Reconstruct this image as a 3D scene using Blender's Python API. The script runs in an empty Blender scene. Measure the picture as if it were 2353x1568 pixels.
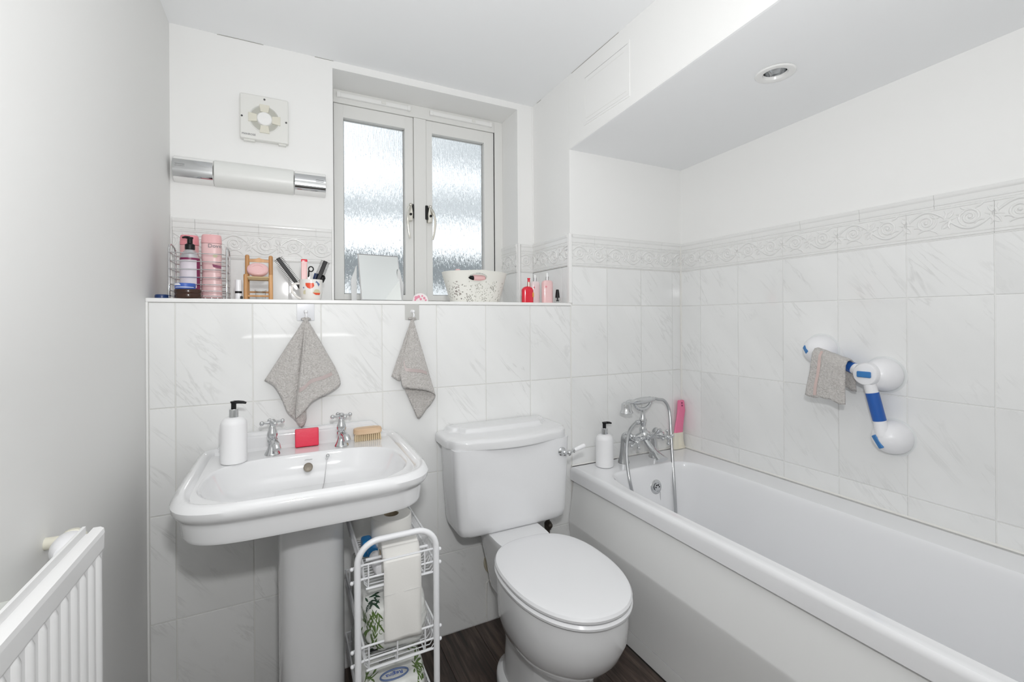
import bpy, bmesh, math, random
from mathutils import Vector, Matrix, noise
from mathutils.bvhtree import BVHTree
random.seed(7)
PI = math.pi
C = bpy.context.scene.collection
sc = bpy.context.scene

# ------------------------------------------------------------------ camera, light, exposure
yaw, roll = math.radians(26.4826), math.radians(-0.3741)
cam_d = bpy.data.cameras.new('camera')
cam = bpy.data.objects.new('camera', cam_d); C.objects.link(cam); sc.camera = cam
r0 = Vector((math.cos(yaw), -math.sin(yaw), 0)); fw = Vector((math.sin(yaw), math.cos(yaw), 0)); up = Vector((0, 0, 1))
r3 = r0 * math.cos(roll) + up * math.sin(roll); u3 = up * math.cos(roll) - r0 * math.sin(roll)
M = Matrix((r3, u3, -fw)).transposed().to_4x4(); M.translation = Vector((-0.0787, -1.6487, 1.1929))
cam.matrix_world = M
cam_d.sensor_width = 36; cam_d.lens = 1041.994 / 2353 * 36; cam_d.shift_y = -50.06 / 2353
cam_d.clip_start = 0.02

w = bpy.data.worlds.new('world'); sc.world = w; w.use_nodes = True
wn = w.node_tree.nodes; wl = w.node_tree.links
wbg = wn['Background']; wbg.inputs[0].default_value = (0.93, 0.97, 1.0, 1); wbg.inputs[1].default_value = 1.45

def area(name, loc, rot, sx, sy, power, col=(1, 1, 1)):
    l = bpy.data.lights.new(name, 'AREA'); l.shape = 'RECTANGLE'; l.size = sx; l.size_y = sy; l.energy = power; l.color = col
    o = bpy.data.objects.new(name, l); C.objects.link(o); o.location = loc; o.rotation_euler = rot
    o['kind'] = 'helper'
    return o
area('ceiling_fill', (0.05, -1.25, 2.24), (0, 0, 0), 0.9, 0.9, 2.0, (1, 0.995, 0.985))  # unseen soft panel added below the ceiling, stands in for bounced light
area('camera_flash', (-0.04, -1.68, 1.445), (math.radians(90), 0, -yaw), 0.08, 0.06, 10.5)
area('flash_bounce', (0.0, -1.50, 1.10), (math.radians(180), 0, 0), 0.6, 0.6, 7.3)
sc.view_settings.view_transform = 'Standard'; sc.view_settings.look = 'None'
sc.view_settings.gamma = 1; sc.view_settings.exposure = -0.20; sc.view_settings.use_curve_mapping = False
sc.cycles.max_bounces = 12; sc.cycles.diffuse_bounces = 6; sc.cycles.transmission_bounces = 8
sc.cycles.sample_clamp_indirect = 6; sc.cycles.use_denoising = True

# ------------------------------------------------------------------ materials
def mat(name, col, rough=0.5, metal=0.0, coat=0.0, spec=0.5, **kw):
    m = bpy.data.materials.new(name); m.use_nodes = True
    b = m.node_tree.nodes['Principled BSDF']
    b.inputs['Base Color'].default_value = (*col, 1); b.inputs['Roughness'].default_value = rough
    b.inputs['Metallic'].default_value = metal; b.inputs['Coat Weight'].default_value = coat
    b.inputs['Specular IOR Level'].default_value = spec
    for k, v in kw.items(): b.inputs[k.replace('_', ' ')].default_value = v
    return m
def nd(m, t, **kw):
    n = m.node_tree.nodes.new(t)
    for k, v in kw.items(): setattr(n, k, v)
    return n
def bsdf(m): return m.node_tree.nodes['Principled BSDF']
def lk(m, a, b): m.node_tree.links.new(a, b)
def bump_noise(m, scale, strength, dist=0.001, detail=3, coord='Object', sc3=None):
    tc = nd(m, 'ShaderNodeTexCoord'); n = nd(m, 'ShaderNodeTexNoise'); b = nd(m, 'ShaderNodeBump')
    n.inputs['Scale'].default_value = scale; n.inputs['Detail'].default_value = detail
    if sc3:
        mp = nd(m, 'ShaderNodeMapping'); mp.inputs['Scale'].default_value = sc3
        lk(m, tc.outputs[coord], mp.inputs[0]); lk(m, mp.outputs[0], n.inputs['Vector'])
    else: lk(m, tc.outputs[coord], n.inputs['Vector'])
    b.inputs['Strength'].default_value = strength; b.inputs['Distance'].default_value = dist
    lk(m, n.outputs['Fac'], b.inputs['Height']); lk(m, b.outputs[0], bsdf(m).inputs['Normal'])
    return n
def col_noise(m, scale, c1, c2, lo=0.35, hi=0.65, detail=4, sc3=None, rand=False):
    tc = nd(m, 'ShaderNodeTexCoord'); n = nd(m, 'ShaderNodeTexNoise'); r = nd(m, 'ShaderNodeValToRGB')
    mp = nd(m, 'ShaderNodeMapping'); mp.inputs['Scale'].default_value = sc3 or (1, 1, 1)
    if rand:
        oi = nd(m, 'ShaderNodeObjectInfo'); mu = nd(m, 'ShaderNodeMath', operation='MULTIPLY'); mu.inputs[1].default_value = 37
        lk(m, oi.outputs['Random'], mu.inputs[0]); lk(m, mu.outputs[0], mp.inputs['Location'])
    n.inputs['Scale'].default_value = scale; n.inputs['Detail'].default_value = detail
    lk(m, tc.outputs['Object'], mp.inputs[0]); lk(m, mp.outputs[0], n.inputs['Vector'])
    r.color_ramp.elements[0].position = lo; r.color_ramp.elements[0].color = (*c1, 1)
    r.color_ramp.elements[1].position = hi; r.color_ramp.elements[1].color = (*c2, 1)
    lk(m, n.outputs['Fac'], r.inputs[0]); lk(m, r.outputs[0], bsdf(m).inputs['Base Color'])
    return r

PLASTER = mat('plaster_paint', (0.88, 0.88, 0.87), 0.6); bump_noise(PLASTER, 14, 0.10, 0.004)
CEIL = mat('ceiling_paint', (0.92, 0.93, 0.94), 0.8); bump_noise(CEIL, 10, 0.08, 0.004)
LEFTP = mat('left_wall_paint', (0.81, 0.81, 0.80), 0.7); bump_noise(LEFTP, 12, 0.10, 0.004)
GROUT = mat('grout', (0.80, 0.795, 0.77), 0.8)
TRIM = mat('white_plastic_trim', (0.88, 0.88, 0.87), 0.25)
UPVC = mat('painted_window_frame', (0.80, 0.80, 0.78), 0.4)
CERAMIC = mat('vitreous_china', (0.78, 0.785, 0.795), 0.06, coat=0.5)
CISTERN = mat('cistern_china', (0.80, 0.805, 0.82), 0.10, coat=0.3)
SEAT = mat('seat_plastic', (0.80, 0.805, 0.82), 0.16)
ACRYL = mat('bath_acrylic', (0.86, 0.865, 0.88), 0.12, coat=0.3)
PANEL = mat('bath_panel', (0.87, 0.875, 0.87), 0.28)
CHROME = mat('chrome', (0.66, 0.67, 0.68), 0.05, 1.0)
HOSE = mat('chrome_hose', (0.55, 0.56, 0.57), 0.3, 1.0)
BRUSHED = mat('brushed_metal', (0.62, 0.62, 0.63), 0.3, 1.0)
WHITEP = mat('white_plastic', (0.88, 0.88, 0.90), 0.3)
WIRE = mat('white_coated_wire', (0.86, 0.87, 0.89), 0.3)
RADI = mat('radiator_enamel', (0.82, 0.82, 0.82), 0.3)
BLACK = mat('black_plastic', (0.008, 0.008, 0.009), 0.4, spec=0.3)
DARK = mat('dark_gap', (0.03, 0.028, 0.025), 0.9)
MATTE = mat('soap_pump_white', (0.88, 0.88, 0.89), 0.5)
RED = mat('red_soap', (0.75, 0.012, 0.06), 0.35, Subsurface_Weight=0.1); bump_noise(RED, 120, 0.2, 0.001)
PINKS = mat('pink_soap', (0.83, 0.52, 0.52), 0.4)
WOOD = mat('turned_pine', (0.62, 0.33, 0.13), 0.4); col_noise(WOOD, 30, (0.50, 0.25, 0.09), (0.68, 0.38, 0.17), sc3=(1, 1, 0.15))
BEECH = mat('brush_beech', (0.70, 0.50, 0.33), 0.5); col_noise(BEECH, 40, (0.62, 0.42, 0.26), (0.76, 0.57, 0.39), sc3=(0.2, 1, 1))
BRIST = mat('bristle', (0.72, 0.58, 0.38), 0.7)
RUSH = mat('rush_seat', (0.58, 0.44, 0.25), 0.8)
CREAMP = mat('aged_cream_plastic', (0.74, 0.72, 0.62), 0.5)
FANP = mat('fan_plastic', (0.80, 0.80, 0.77), 0.4)
LAMP = mat('opal_diffuser', (0.80, 0.81, 0.79), 0.35)
PAPER = mat('toilet_paper', (0.84, 0.83, 0.80), 0.9); bump_noise(PAPER, 200, 0.15, 0.001)
CARD = mat('cardboard_core', (0.45, 0.38, 0.28), 0.9)
PLASTICW = mat('wrap_film', (0.80, 0.81, 0.78), 0.22); bump_noise(PLASTICW, 16, 0.5, 0.012, 5)
GREENL = mat('bamboo_green_print', (0.10, 0.17, 0.04), 0.4)
GREEND = mat('dark_green_print', (0.02, 0.06, 0.03), 0.4)
BLUEG = mat('blue_grip', (0.02, 0.11, 0.42), 0.35)
BLUEL = mat('blue_lever', (0.04, 0.20, 0.50), 0.35)
BLUEC = mat('blue_cap', (0.01, 0.20, 0.50), 0.3)
PINKD = mat('pink_shampoo_cap', (0.80, 0.30, 0.34), 0.35)
PINKB = mat('pink_bottle', (0.80, 0.45, 0.46), 0.3)
PINKL = mat('pale_pink_bottle', (0.82, 0.55, 0.55), 0.3)
CLEARP = mat('clear_pink_liquid', (0.86, 0.58, 0.58), 0.08, coat=0.5)
PEARL = mat('pearl_pink', (0.85, 0.74, 0.75), 0.15)
MAROON = mat('maroon_print', (0.22, 0.02, 0.09), 0.35)
SILVERP = mat('silver_plastic', (0.60, 0.60, 0.62), 0.25, 0.7)
LABEL = mat('pale_label', (0.78, 0.72, 0.78), 0.5)
BROWN = mat('brown_glass', (0.045, 0.018, 0.010), 0.15)
BLUEP = mat('blue_print', (0.05, 0.13, 0.50), 0.4)
NAVY = mat('navy_plastic', (0.02, 0.05, 0.16), 0.3)
REDB = mat('red_bottle', (0.72, 0.010, 0.035), 0.15, coat=0.5)
COPPER = mat('rose_gold', (0.75, 0.45, 0.36), 0.15, 1.0)
GOLD = mat('gold_label', (0.70, 0.33, 0.08), 0.4)
MUG = mat('mug_glaze', (0.85, 0.83, 0.80), 0.12)
ORANGE = mat('orange_print', (0.80, 0.09, 0.03), 0.3)
GREYBL = mat('grey_blue_print', (0.13, 0.19, 0.36), 0.3)
CREAMB = mat('cream_print', (0.66, 0.61, 0.42), 0.3)
BASK = mat('basket_cream', (0.80, 0.795, 0.745), 0.45)
BRPINK = mat('brush_pink', (0.88, 0.22, 0.38), 0.35)
BRWHITE = mat('cream_bristle', (0.86, 0.82, 0.70), 0.8)
TEXTG = mat('grey_ink', (0.18, 0.18, 0.2), 0.5)
WHITEINK = mat('white_ink', (0.85, 0.85, 0.9), 0.5)
PIPE = mat('soil_pipe_plastic', (0.50, 0.46, 0.36), 0.5)
DKMETAL = mat('tarnished_valve', (0.07, 0.06, 0.05), 0.5, 0.6)
SEALANT = mat('sealant', (0.86, 0.85, 0.82), 0.4)
MIRROR = mat('mirror_glass', (0.74, 0.765, 0.755), 0.02, 1.0)
STRIPE = mat('dusky_pink_satin', (0.50, 0.42, 0.41), 0.35)
GLASSC = mat('clear_glass', (0.95, 0.97, 0.97), 0.03, Transmission_Weight=1.0)

TOWEL = mat('grey_terry', (0.50, 0.475, 0.455), 1.0, spec=0.1, Sheen_Weight=0.3)
bump_noise(TOWEL, 240, 1.0, 0.006, 3); col_noise(TOWEL, 190, (0.52, 0.495, 0.475), (0.68, 0.655, 0.635), 0.3, 0.7, 3)

TILE = mat('marbled_tile', (0.82, 0.82, 0.81), 0.045)
def build_marble(m):
    tc = nd(m, 'ShaderNodeTexCoord'); oi = nd(m, 'ShaderNodeObjectInfo')
    mu = nd(m, 'ShaderNodeMath', operation='MULTIPLY'); mu.inputs[1].default_value = 53.0
    lk(m, oi.outputs['Random'], mu.inputs[0])
    rot = nd(m, 'ShaderNodeMapping'); rot.inputs['Rotation'].default_value = (0, math.radians(38), 0)
    lk(m, tc.outputs['Object'], rot.inputs[0]); lk(m, mu.outputs[0], rot.inputs['Location'])
    st = nd(m, 'ShaderNodeMapping'); st.inputs['Scale'].default_value = (1.0, 1.0, 0.16)
    lk(m, rot.outputs[0], st.inputs[0])
    n1 = nd(m, 'ShaderNodeTexNoise'); n1.inputs['Scale'].default_value = 13; n1.inputs['Detail'].default_value = 5
    n1.inputs['Roughness'].default_value = 0.6; n1.inputs['Distortion'].default_value = 0.6
    lk(m, st.outputs[0], n1.inputs['Vector'])
    # thin vein: distance of the noise from 0.5
    s = nd(m, 'ShaderNodeMath', operation='SUBTRACT'); s.inputs[1].default_value = 0.5; lk(m, n1.outputs['Fac'], s.inputs[0])
    a = nd(m, 'ShaderNodeMath', operation='ABSOLUTE'); lk(m, s.outputs[0], a.inputs[0])
    r = nd(m, 'ShaderNodeValToRGB'); r.color_ramp.elements[0].position = 0.0; r.color_ramp.elements[0].color = (0.34, 0.34, 0.34, 1)
    r.color_ramp.elements[1].position = 0.024; r.color_ramp.elements[1].color = (0, 0, 0, 1)
    lk(m, a.outputs[0], r.inputs[0])
    n2 = nd(m, 'ShaderNodeTexNoise'); n2.inputs['Scale'].default_value = 7; n2.inputs['Detail'].default_value = 2; lk(m, rot.outputs[0], n2.inputs['Vector'])
    r2 = nd(m, 'ShaderNodeValToRGB'); r2.color_ramp.elements[0].position = 0.45; r2.color_ramp.elements[1].position = 0.7
    lk(m, n2.outputs['Fac'], r2.inputs[0])
    mm = nd(m, 'ShaderNodeMath', operation='MULTIPLY'); lk(m, r.outputs[0], mm.inputs[0]); lk(m, r2.outputs[0], mm.inputs[1])
    n3 = nd(m, 'ShaderNodeTexNoise'); n3.inputs['Scale'].default_value = 5; n3.inputs['Detail'].default_value = 4; lk(m, st.outputs[0], n3.inputs['Vector'])
    r3_ = nd(m, 'ShaderNodeValToRGB'); r3_.color_ramp.elements[0].position = 0.35; r3_.color_ramp.elements[0].color = (0.87, 0.875, 0.87, 1)
    r3_.color_ramp.elements[1].position = 0.72; r3_.color_ramp.elements[1].color = (0.80, 0.805, 0.80, 1)
    lk(m, n3.outputs['Fac'], r3_.inputs[0])
    mx = nd(m, 'ShaderNodeMixRGB'); lk(m, mm.outputs[0], mx.inputs[0]); lk(m, r3_.outputs[0], mx.inputs[1]); mx.inputs[2].default_value = (0.50, 0.50, 0.49, 1)
    lk(m, mx.outputs[0], bsdf(m).inputs['Base Color'])
build_marble(TILE)
BORDER = mat('relief_tile', (0.82, 0.82, 0.81), 0.12, coat=0.3)
PLANK = mat('dark_oak_vinyl', (0.06, 0.045, 0.038), 0.38)
def build_plank(m):
    tc = nd(m, 'ShaderNodeTexCoord'); oi = nd(m, 'ShaderNodeObjectInfo')
    mu = nd(m, 'ShaderNodeMath', operation='MULTIPLY'); mu.inputs[1].default_value = 31.0; lk(m, oi.outputs['Random'], mu.inputs[0])
    mp = nd(m, 'ShaderNodeMapping'); mp.inputs['Scale'].default_value = (1, 0.06, 1)
    lk(m, tc.outputs['Object'], mp.inputs[0]); lk(m, mu.outputs[0], mp.inputs['Location'])
    n = nd(m, 'ShaderNodeTexNoise'); n.inputs['Scale'].default_value = 70; n.inputs['Detail'].default_value = 8; n.inputs['Roughness'].default_value = 0.65; n.inputs['Distortion'].default_value = 0.4
    lk(m, mp.outputs[0], n.inputs['Vector'])
    r = nd(m, 'ShaderNodeValToRGB'); cr = r.color_ramp
    cr.elements[0].position = 0.32; cr.elements[0].color = (0.018, 0.014, 0.013, 1)
    cr.elements[1].position = 0.72; cr.elements[1].color = (0.150, 0.108, 0.085, 1)
    e = cr.elements.new(0.5); e.color = (0.060, 0.042, 0.034, 1)
    lk(m, n.outputs['Fac'], r.inputs[0])
    hv = nd(m, 'ShaderNodeHueSaturation'); mr = nd(m, 'ShaderNodeMapRange'); mr.inputs['To Min'].default_value = 0.65; mr.inputs['To Max'].default_value = 1.3
    lk(m, oi.outputs['Random'], mr.inputs[0]); lk(m, mr.outputs[0], hv.inputs['Value']); lk(m, r.outputs[0], hv.inputs['Color'])
    lk(m, hv.outputs[0], bsdf(m).inputs['Base Color'])
    b = nd(m, 'ShaderNodeBump'); b.inputs['Strength'].default_value = 0.25; b.inputs['Distance'].default_value = 0.001
    lk(m, n.outputs['Fac'], b.inputs['Height']); lk(m, b.outputs[0], bsdf(m).inputs['Normal'])
build_plank(PLANK)
OBSC = mat('obscure_rain_glass', (0.97, 0.99, 1.0), 0.10, Transmission_Weight=1.0, IOR=1.45)
def build_obsc(m):
    tc = nd(m, 'ShaderNodeTexCoord'); mp = nd(m, 'ShaderNodeMapping'); mp.inputs['Scale'].default_value = (1, 1, 0.13)
    n = nd(m, 'ShaderNodeTexNoise'); n.inputs['Scale'].default_value = 210; n.inputs['Detail'].default_value = 3; n.inputs['Distortion'].default_value = 0.5
    lk(m, tc.outputs['Object'], mp.inputs[0]); lk(m, mp.outputs[0], n.inputs['Vector'])
    b = nd(m, 'ShaderNodeBump'); b.inputs['Strength'].default_value = 1.0; b.inputs['Distance'].default_value = 0.0022
    lk(m, n.outputs['Fac'], b.inputs['Height']); lk(m, b.outputs[0], bsdf(m).inputs['Normal'])
build_obsc(OBSC)

# ------------------------------------------------------------------ mesh helpers
class MB:
    def __init__(s): s.bm = bmesh.new(); s.T = Matrix.Identity(4)
    def v(s, p): return s.bm.verts.new(s.T @ Vector(p))
    def f(s, vs):
        try: return s.bm.faces.new(vs)
        except ValueError: return None
    def box(s, x0, x1, y0, y1, z0, z1, bev=0.0, seg=2):
        b = bmesh.new()
        bmesh.ops.create_cube(b, size=1)
        for v in b.verts: v.co = Vector(((x0 + x1) / 2 + v.co.x * (x1 - x0), (y0 + y1) / 2 + v.co.y * (y1 - y0), (z0 + z1) / 2 + v.co.z * (z1 - z0)))
        if bev: bmesh.ops.bevel(b, geom=list(b.edges), offset=bev, segments=seg, affect='EDGES', profile=0.5)
        s.merge(b); return s
    def merge(s, b):
        b.verts.index_update(); b.faces.ensure_lookup_table()
        m = [s.v(v.co) for v in b.verts]
        for f in b.faces: s.f([m[v.index] for v in f.verts])
        b.free()
    def rings(s, rs, close=True, cap0=False, cap1=False):
        vs = [[s.v(p) for p in r] for r in rs]
        for a, b in zip(vs, vs[1:]):
            n = len(a)
            for i in range(n if close else n - 1):
                j = (i + 1) % n
                s.f([a[i], a[j], b[j], b[i]])
        if cap0: s.f(vs[0][::-1])
        if cap1: s.f(vs[-1])
        return s
    def lathe(s, prof, c=(0, 0, 0), seg=24, ax='z', cap=True):
        rs = []
        for r, h in prof:
            ring = []
            for i in range(seg):
                a = 2 * PI * i / seg; u, v_ = r * math.cos(a), r * math.sin(a)
                p = (u, v_, h) if ax == 'z' else ((h, u, v_) if ax == 'x' else (v_, h, u))
                ring.append((c[0] + p[0], c[1] + p[1], c[2] + p[2]))
            rs.append(ring)
        return s.rings(rs, True, cap, cap)
    def lathe_dir(s, prof, c, d, seg=20, cap=True):
        d = Vector(d).normalized(); q = Vector((0, 0, 1)).rotation_difference(d).to_matrix()
        rs = [[Vector(c) + q @ Vector((r * math.cos(2 * PI * i / seg), r * math.sin(2 * PI * i / seg), h)) for i in range(seg)] for r, h in prof]
        return s.rings(rs, True, cap, cap)
    def tube(s, pts, r, seg=10, closed=False, cap=True, flat=None):
        pts = [Vector(p) for p in pts]; n = len(pts); rr = r if isinstance(r, (list, tuple)) else [r] * n
        rs = []; prev = None
        for i, p in enumerate(pts):
            if closed: t = (pts[(i + 1) % n] - pts[i - 1])
            else: t = pts[min(i + 1, n - 1)] - pts[max(i - 1, 0)]
            if t.length < 1e-9: t = Vector((0, 0, 1))
            t.normalize()
            if prev is None:
                a = Vector((0, 0, 1)) if abs(t.z) < 0.9 else Vector((1, 0, 0))
                u = t.cross(a).normalized()
            else:
                u = prev - t * prev.dot(t)
                u = u.normalized() if u.length > 1e-6 else t.orthogonal().normalized()
            prev = u; w_ = t.cross(u)
            rs.append([p + (u * math.cos(2 * PI * k / seg) + w_ * math.sin(2 * PI * k / seg)) * rr[i] for k in range(seg)])
        if closed: rs.append(rs[0])
        return s.rings(rs, True, cap and not closed, cap and not closed)
    def ball(s, c, r, seg=14, sz=1.0):
        k = seg // 2
        return s.lathe([(max(r * math.sin(PI * i / k), 1e-5), -r * math.cos(PI * i / k) * sz) for i in range(k + 1)], c, seg)
    def prism(s, poly, y0, y1, bev=0.0):      # outline in x,z ; extruded along y
        b = bmesh.new()
        f0 = b.faces.new([b.verts.new((x, y0, z)) for x, z in poly])
        e = bmesh.ops.extrude_face_region(b, geom=[f0])
        for v in e['geom']:
            if isinstance(v, bmesh.types.BMVert): v.co.y = y1
        if bev: bmesh.ops.bevel(b, geom=list(b.edges), offset=bev, segments=2, affect='EDGES', profile=0.5)
        s.merge(b); return s
    def quad(s, a, b, c, d): s.f([s.v(a), s.v(b), s.v(c), s.v(d)]); return s
    def build(s, name, m, parent=None, origin=None, smooth=True, **props):
        bmesh.ops.remove_doubles(s.bm, verts=s.bm.verts, dist=1e-6)
        bmesh.ops.recalc_face_normals(s.bm, faces=s.bm.faces)
        o0 = Vector(origin) if origin is not None else (Vector(parent['_o']) if parent is not None else Vector((0, 0, 0)))
        bmesh.ops.translate(s.bm, verts=s.bm.verts, vec=-o0)
        me = bpy.data.meshes.new(name); s.bm.to_mesh(me); s.bm.free(); me.materials.append(m)
        if smooth:
            me.polygons.foreach_set('use_smooth', [True] * len(me.polygons))
            try: me.set_sharp_from_angle(angle=math.radians(38))
            except Exception: pass
        o = bpy.data.objects.new(name, me); C.objects.link(o)
        if smooth and len(me.polygons) < 6000:
            wm = o.modifiers.new('normals', 'WEIGHTED_NORMAL'); wm.keep_sharp = True; wm.weight = 60
        if parent is not None: o.parent = parent; o['_o'] = parent['_o']
        else: o.location = o0; o['_o'] = tuple(o0)
        for k, v_ in props.items(): o[k] = v_
        return o

def thing(name, label, cat, loc=(0, 0, 0), group=None, kind=None):
    o = bpy.data.objects.new(name, None); C.objects.link(o); o.location = loc; o['_o'] = tuple(loc)
    o.empty_display_size = 0.02
    o['label'] = label; o['category'] = cat
    if group: o['group'] = group
    if kind: o['kind'] = kind
    return o
def tag(o, label, cat, group=None):
    o['label'] = label; o['category'] = cat
    if group: o['group'] = group
    return o
def sup(cx, cy, a, b, n, z, N=48, n2=None, b2=None, a2=None):
    """superellipse ring; n2/b2 apply to the +y half"""
    out = []
    for i in range(N):
        t = 2 * PI * i / N; c, s_ = math.cos(t), math.sin(t)
        nn = n2 if (n2 and s_ > 0) else n; bb = b2 if (b2 and s_ > 0) else b; aa = a2 if (a2 and s_ > 0) else a
        r = (abs(c / aa) ** nn + abs(s_ / bb) ** nn) ** (-1 / nn)
        out.append((cx + r * c, cy + r * s_, z))
    return out
def arc(c, r, a0, a1, n, plane='xz'):
    out = []
    for i in range(n + 1):
        a = a0 + (a1 - a0) * i / n; u, v_ = r * math.cos(a), r * math.sin(a)
        out.append((c[0] + u, c[1], c[2] + v_) if plane == 'xz' else ((c[0], c[1] + u, c[2] + v_) if plane == 'yz' else (c[0] + u, c[1] + v_, c[2])))
    return out
def smooth_path(pts, n=8):
    P = [Vector(p) for p in pts]; out = []
    for i in range(len(P) - 1):
        a = P[max(i - 1, 0)]; b = P[i]; c = P[i + 1]; d = P[min(i + 2, len(P) - 1)]
        for k in range(n):
            t = k / n
            out.append(0.5 * ((2 * b) + (c - a) * t + (2 * a - 5 * b + 4 * c - d) * t * t + (-a + 3 * b - 3 * c + d) * t ** 3))
    out.append(P[-1]); return out
def text(s, size, loc, rot, m, parent, name='lettering', extrude=0.0002):
    cu = bpy.data.curves.new(name, 'FONT'); cu.body = s; cu.size = size; cu.extrude = extrude; cu.align_x = 'CENTER'; cu.align_y = 'CENTER'; cu.resolution_u = 3
    t = bpy.data.objects.new(name, cu); C.objects.link(t)
    dg = bpy.context.evaluated_depsgraph_get(); me = bpy.data.meshes.new_from_object(t.evaluated_get(dg))
    bpy.data.objects.remove(t); me.materials.clear(); me.materials.append(m)
    o = bpy.data.objects.new(name, me); C.objects.link(o); o.parent = parent; o['_o'] = parent['_o']
    o.location = Vector(loc) - Vector(parent['_o']); o.rotation_euler = rot
    return o
def cylpatch(mb, cx, cy, r, poly, k=6):
    """print that follows a cylinder: poly in (angle deg from -y, z)"""
    b = bmesh.new(); f = b.faces.new([b.verts.new((a, 0, z)) for a, z in poly])
    for i in range(k):
        a0 = min(p[0] for p in poly); a1 = max(p[0] for p in poly); x = a0 + (a1 - a0) * (i + 1) / (k + 1)
        bmesh.ops.bisect_plane(b, geom=list(b.verts) + list(b.edges) + list(b.faces), plane_co=(x, 0, 0), plane_no=(1, 0, 0))
    for v in b.verts:
        a = math.radians(v.co.x - 90); v.co = Vector((cx + r * math.cos(a), cy + r * math.sin(a), v.co.z))
    mb.merge(b)

# ------------------------------------------------------------------ room dimensions
XL, W, XR = -0.443, 1.687, 1.026
YB, YW, YF = 0.325, 0.50, -1.95
ZL, ZC = 1.252, 2.25
WX0, WX1, WZ1 = 0.096, 0.940, 2.220      # window opening
TW, TH, TX0, TY0 = 0.2, 0.31459, -0.3737, -0.1193
G = 0.0014                                # half a grout joint
def soffz(x, y):
    t = (x - XR) / (W - XR); return 1.928 - y * (0.062 * (1 - t) + 0.030 * t)

# ------------------------------------------------------------------ structure
b = MB().box(XL - .1, W + .1, YF - .1, 0.0, -0.06, -0.004)
floor = b.build('floor', DARK, kind='structure', smooth=False)
b = MB()
b.box(XL, W + .0, 0.0030, 0.60, -0.05, 1.249)
b.box(XR + 0.003, W, 0.0030, 0.60, 1.249, 2.24)
wall_back = None
lower = b.build('wall_back', GROUT, kind='structure', smooth=False)
# plaster skins above the tiles
b = MB()
b.box(XL, WX0, YB, 0.56, 1.249, 2.5)
b.box(WX0, WX1, YB, 0.56, WZ1, 2.5)
b.box(WX1, XR, YB, 0.56, 1.249, 2.5)
b.box(XR + 0.004, W, 0.0, 0.01, 1.562, 2.23)           # over the bath
b.box(XR - 0.0, XR + 0.02, 0.0005, YB, 1.562, 2.256)       # side of the recess
b.build('wall_back', PLASTER, kind='structure', smooth=False)
b = MB().box(XL - 0.1, XL, YF - 0.1, 0.60, -0.05, 2.5)
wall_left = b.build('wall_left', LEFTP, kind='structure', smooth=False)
b = MB().box(W, W + 0.1, YF - 0.1, 0.60, -0.05, 2.5)
wall_right = b.build('wall_right', PLASTER, kind='structure', smooth=False)
b = MB().box(XL - 0.1, W + 0.1, YF - 0.1, YF, -0.05, 2.5)
b.build('wall_front', PLASTER, kind='structure', smooth=False)
# door in the wall behind the camera
door = MB().box(0.05, 0.85, YF, YF + 0.035, 0.0, 1.98, 0.004).build('door_1', TRIM, kind='structure')
b = MB()
for x0, x1 in ((0.14, 0.41), (0.49, 0.76)):
    for z0, z1 in ((0.2, 0.85), (1.0, 1.85)): b.box(x0, x1, YF + 0.035, YF + 0.041, z0, z1, 0.003)
b.build('door_panel', TRIM, door)
MB().lathe([(0.011, 0), (0.011, 0.04)], (0.80, YF + 0.035, 1.0), 12, 'y').tube([(0.80, YF + 0.075, 1.0), (0.69, YF + 0.075, 1.0)], 0.009).build('door_handle', CHROME, door)
b = MB().box(XL - 0.1, XR + 0.02, YF - 0.1, 0.56, ZC, ZC + 0.1)
b.build('ceiling', CEIL, kind='structure', smooth=False)
# lowered ceiling over the bath: vertical face and underside
b = MB()
DLX, DLY, DLR = 1.305, -0.742, 0.045
ys = [0.0, -0.2, -0.4, -0.6, DLY + .06, DLY - .06, -0.95, -1.2, -1.45, -1.7, YF]
xs = [XR + 0.008, 1.13, DLX - .06, DLX + .06, 1.46, 1.58, W]
def S(x, y): return (x, y, soffz(x, y))
for y0, y1 in zip(ys, ys[1:]):
    b.quad((XR, y0, ZC + .02), (XR, y1, ZC + .02), (XR, y1, soffz(XR, y1) + .006), (XR, y0, soffz(XR, y0) + .006))
    b.quad((XR, y0, soffz(XR, y0) + .006), (XR, y1, soffz(XR, y1) + .006), (XR + .002, y1, soffz(XR, y1) + .001), (XR + .002, y0, soffz(XR, y0) + .001))
    b.quad((XR + .002, y0, soffz(XR, y0) + .001), (XR + .002, y1, soffz(XR, y1) + .001), S(xs[0], y1), S(xs[0], y0))
    for x0, x1 in zip(xs, xs[1:]):
        if abs(x0 - (DLX - .06)) < 1e-6 and abs(y0 - (DLY + .06)) < 1e-6:
            NN = 32; ci, sq = [], []
            for k in range(NN):
                a_ = 2 * PI * k / NN; c_, s_ = math.cos(a_), math.sin(a_); m_ = 0.06 / max(abs(c_), abs(s_))
                ci.append(S(DLX + DLR * c_, DLY + DLR * s_)); sq.append(S(DLX + m_ * c_, DLY + m_ * s_))
            b.rings([sq, ci, [(p[0], p[1], p[2] + .09) for p in ci]], True, False, True)
        else: b.quad(S(x0, y0), S(x0, y1), S(x1, y1), S(x1, y0))
b.quad((XR, YF, ZC + .02), (XR, 0.0, ZC + .02), (W, 0.0, ZC + .02), (W, YF, ZC + .02))
soffit = b.build('ceiling', CEIL, kind='structure', smooth=False)
me = soffit.data; me.materials.append(PLASTER)
for p in me.polygons:
    if abs(p.normal.x) > 0.9: p.material_index = 1

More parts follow.
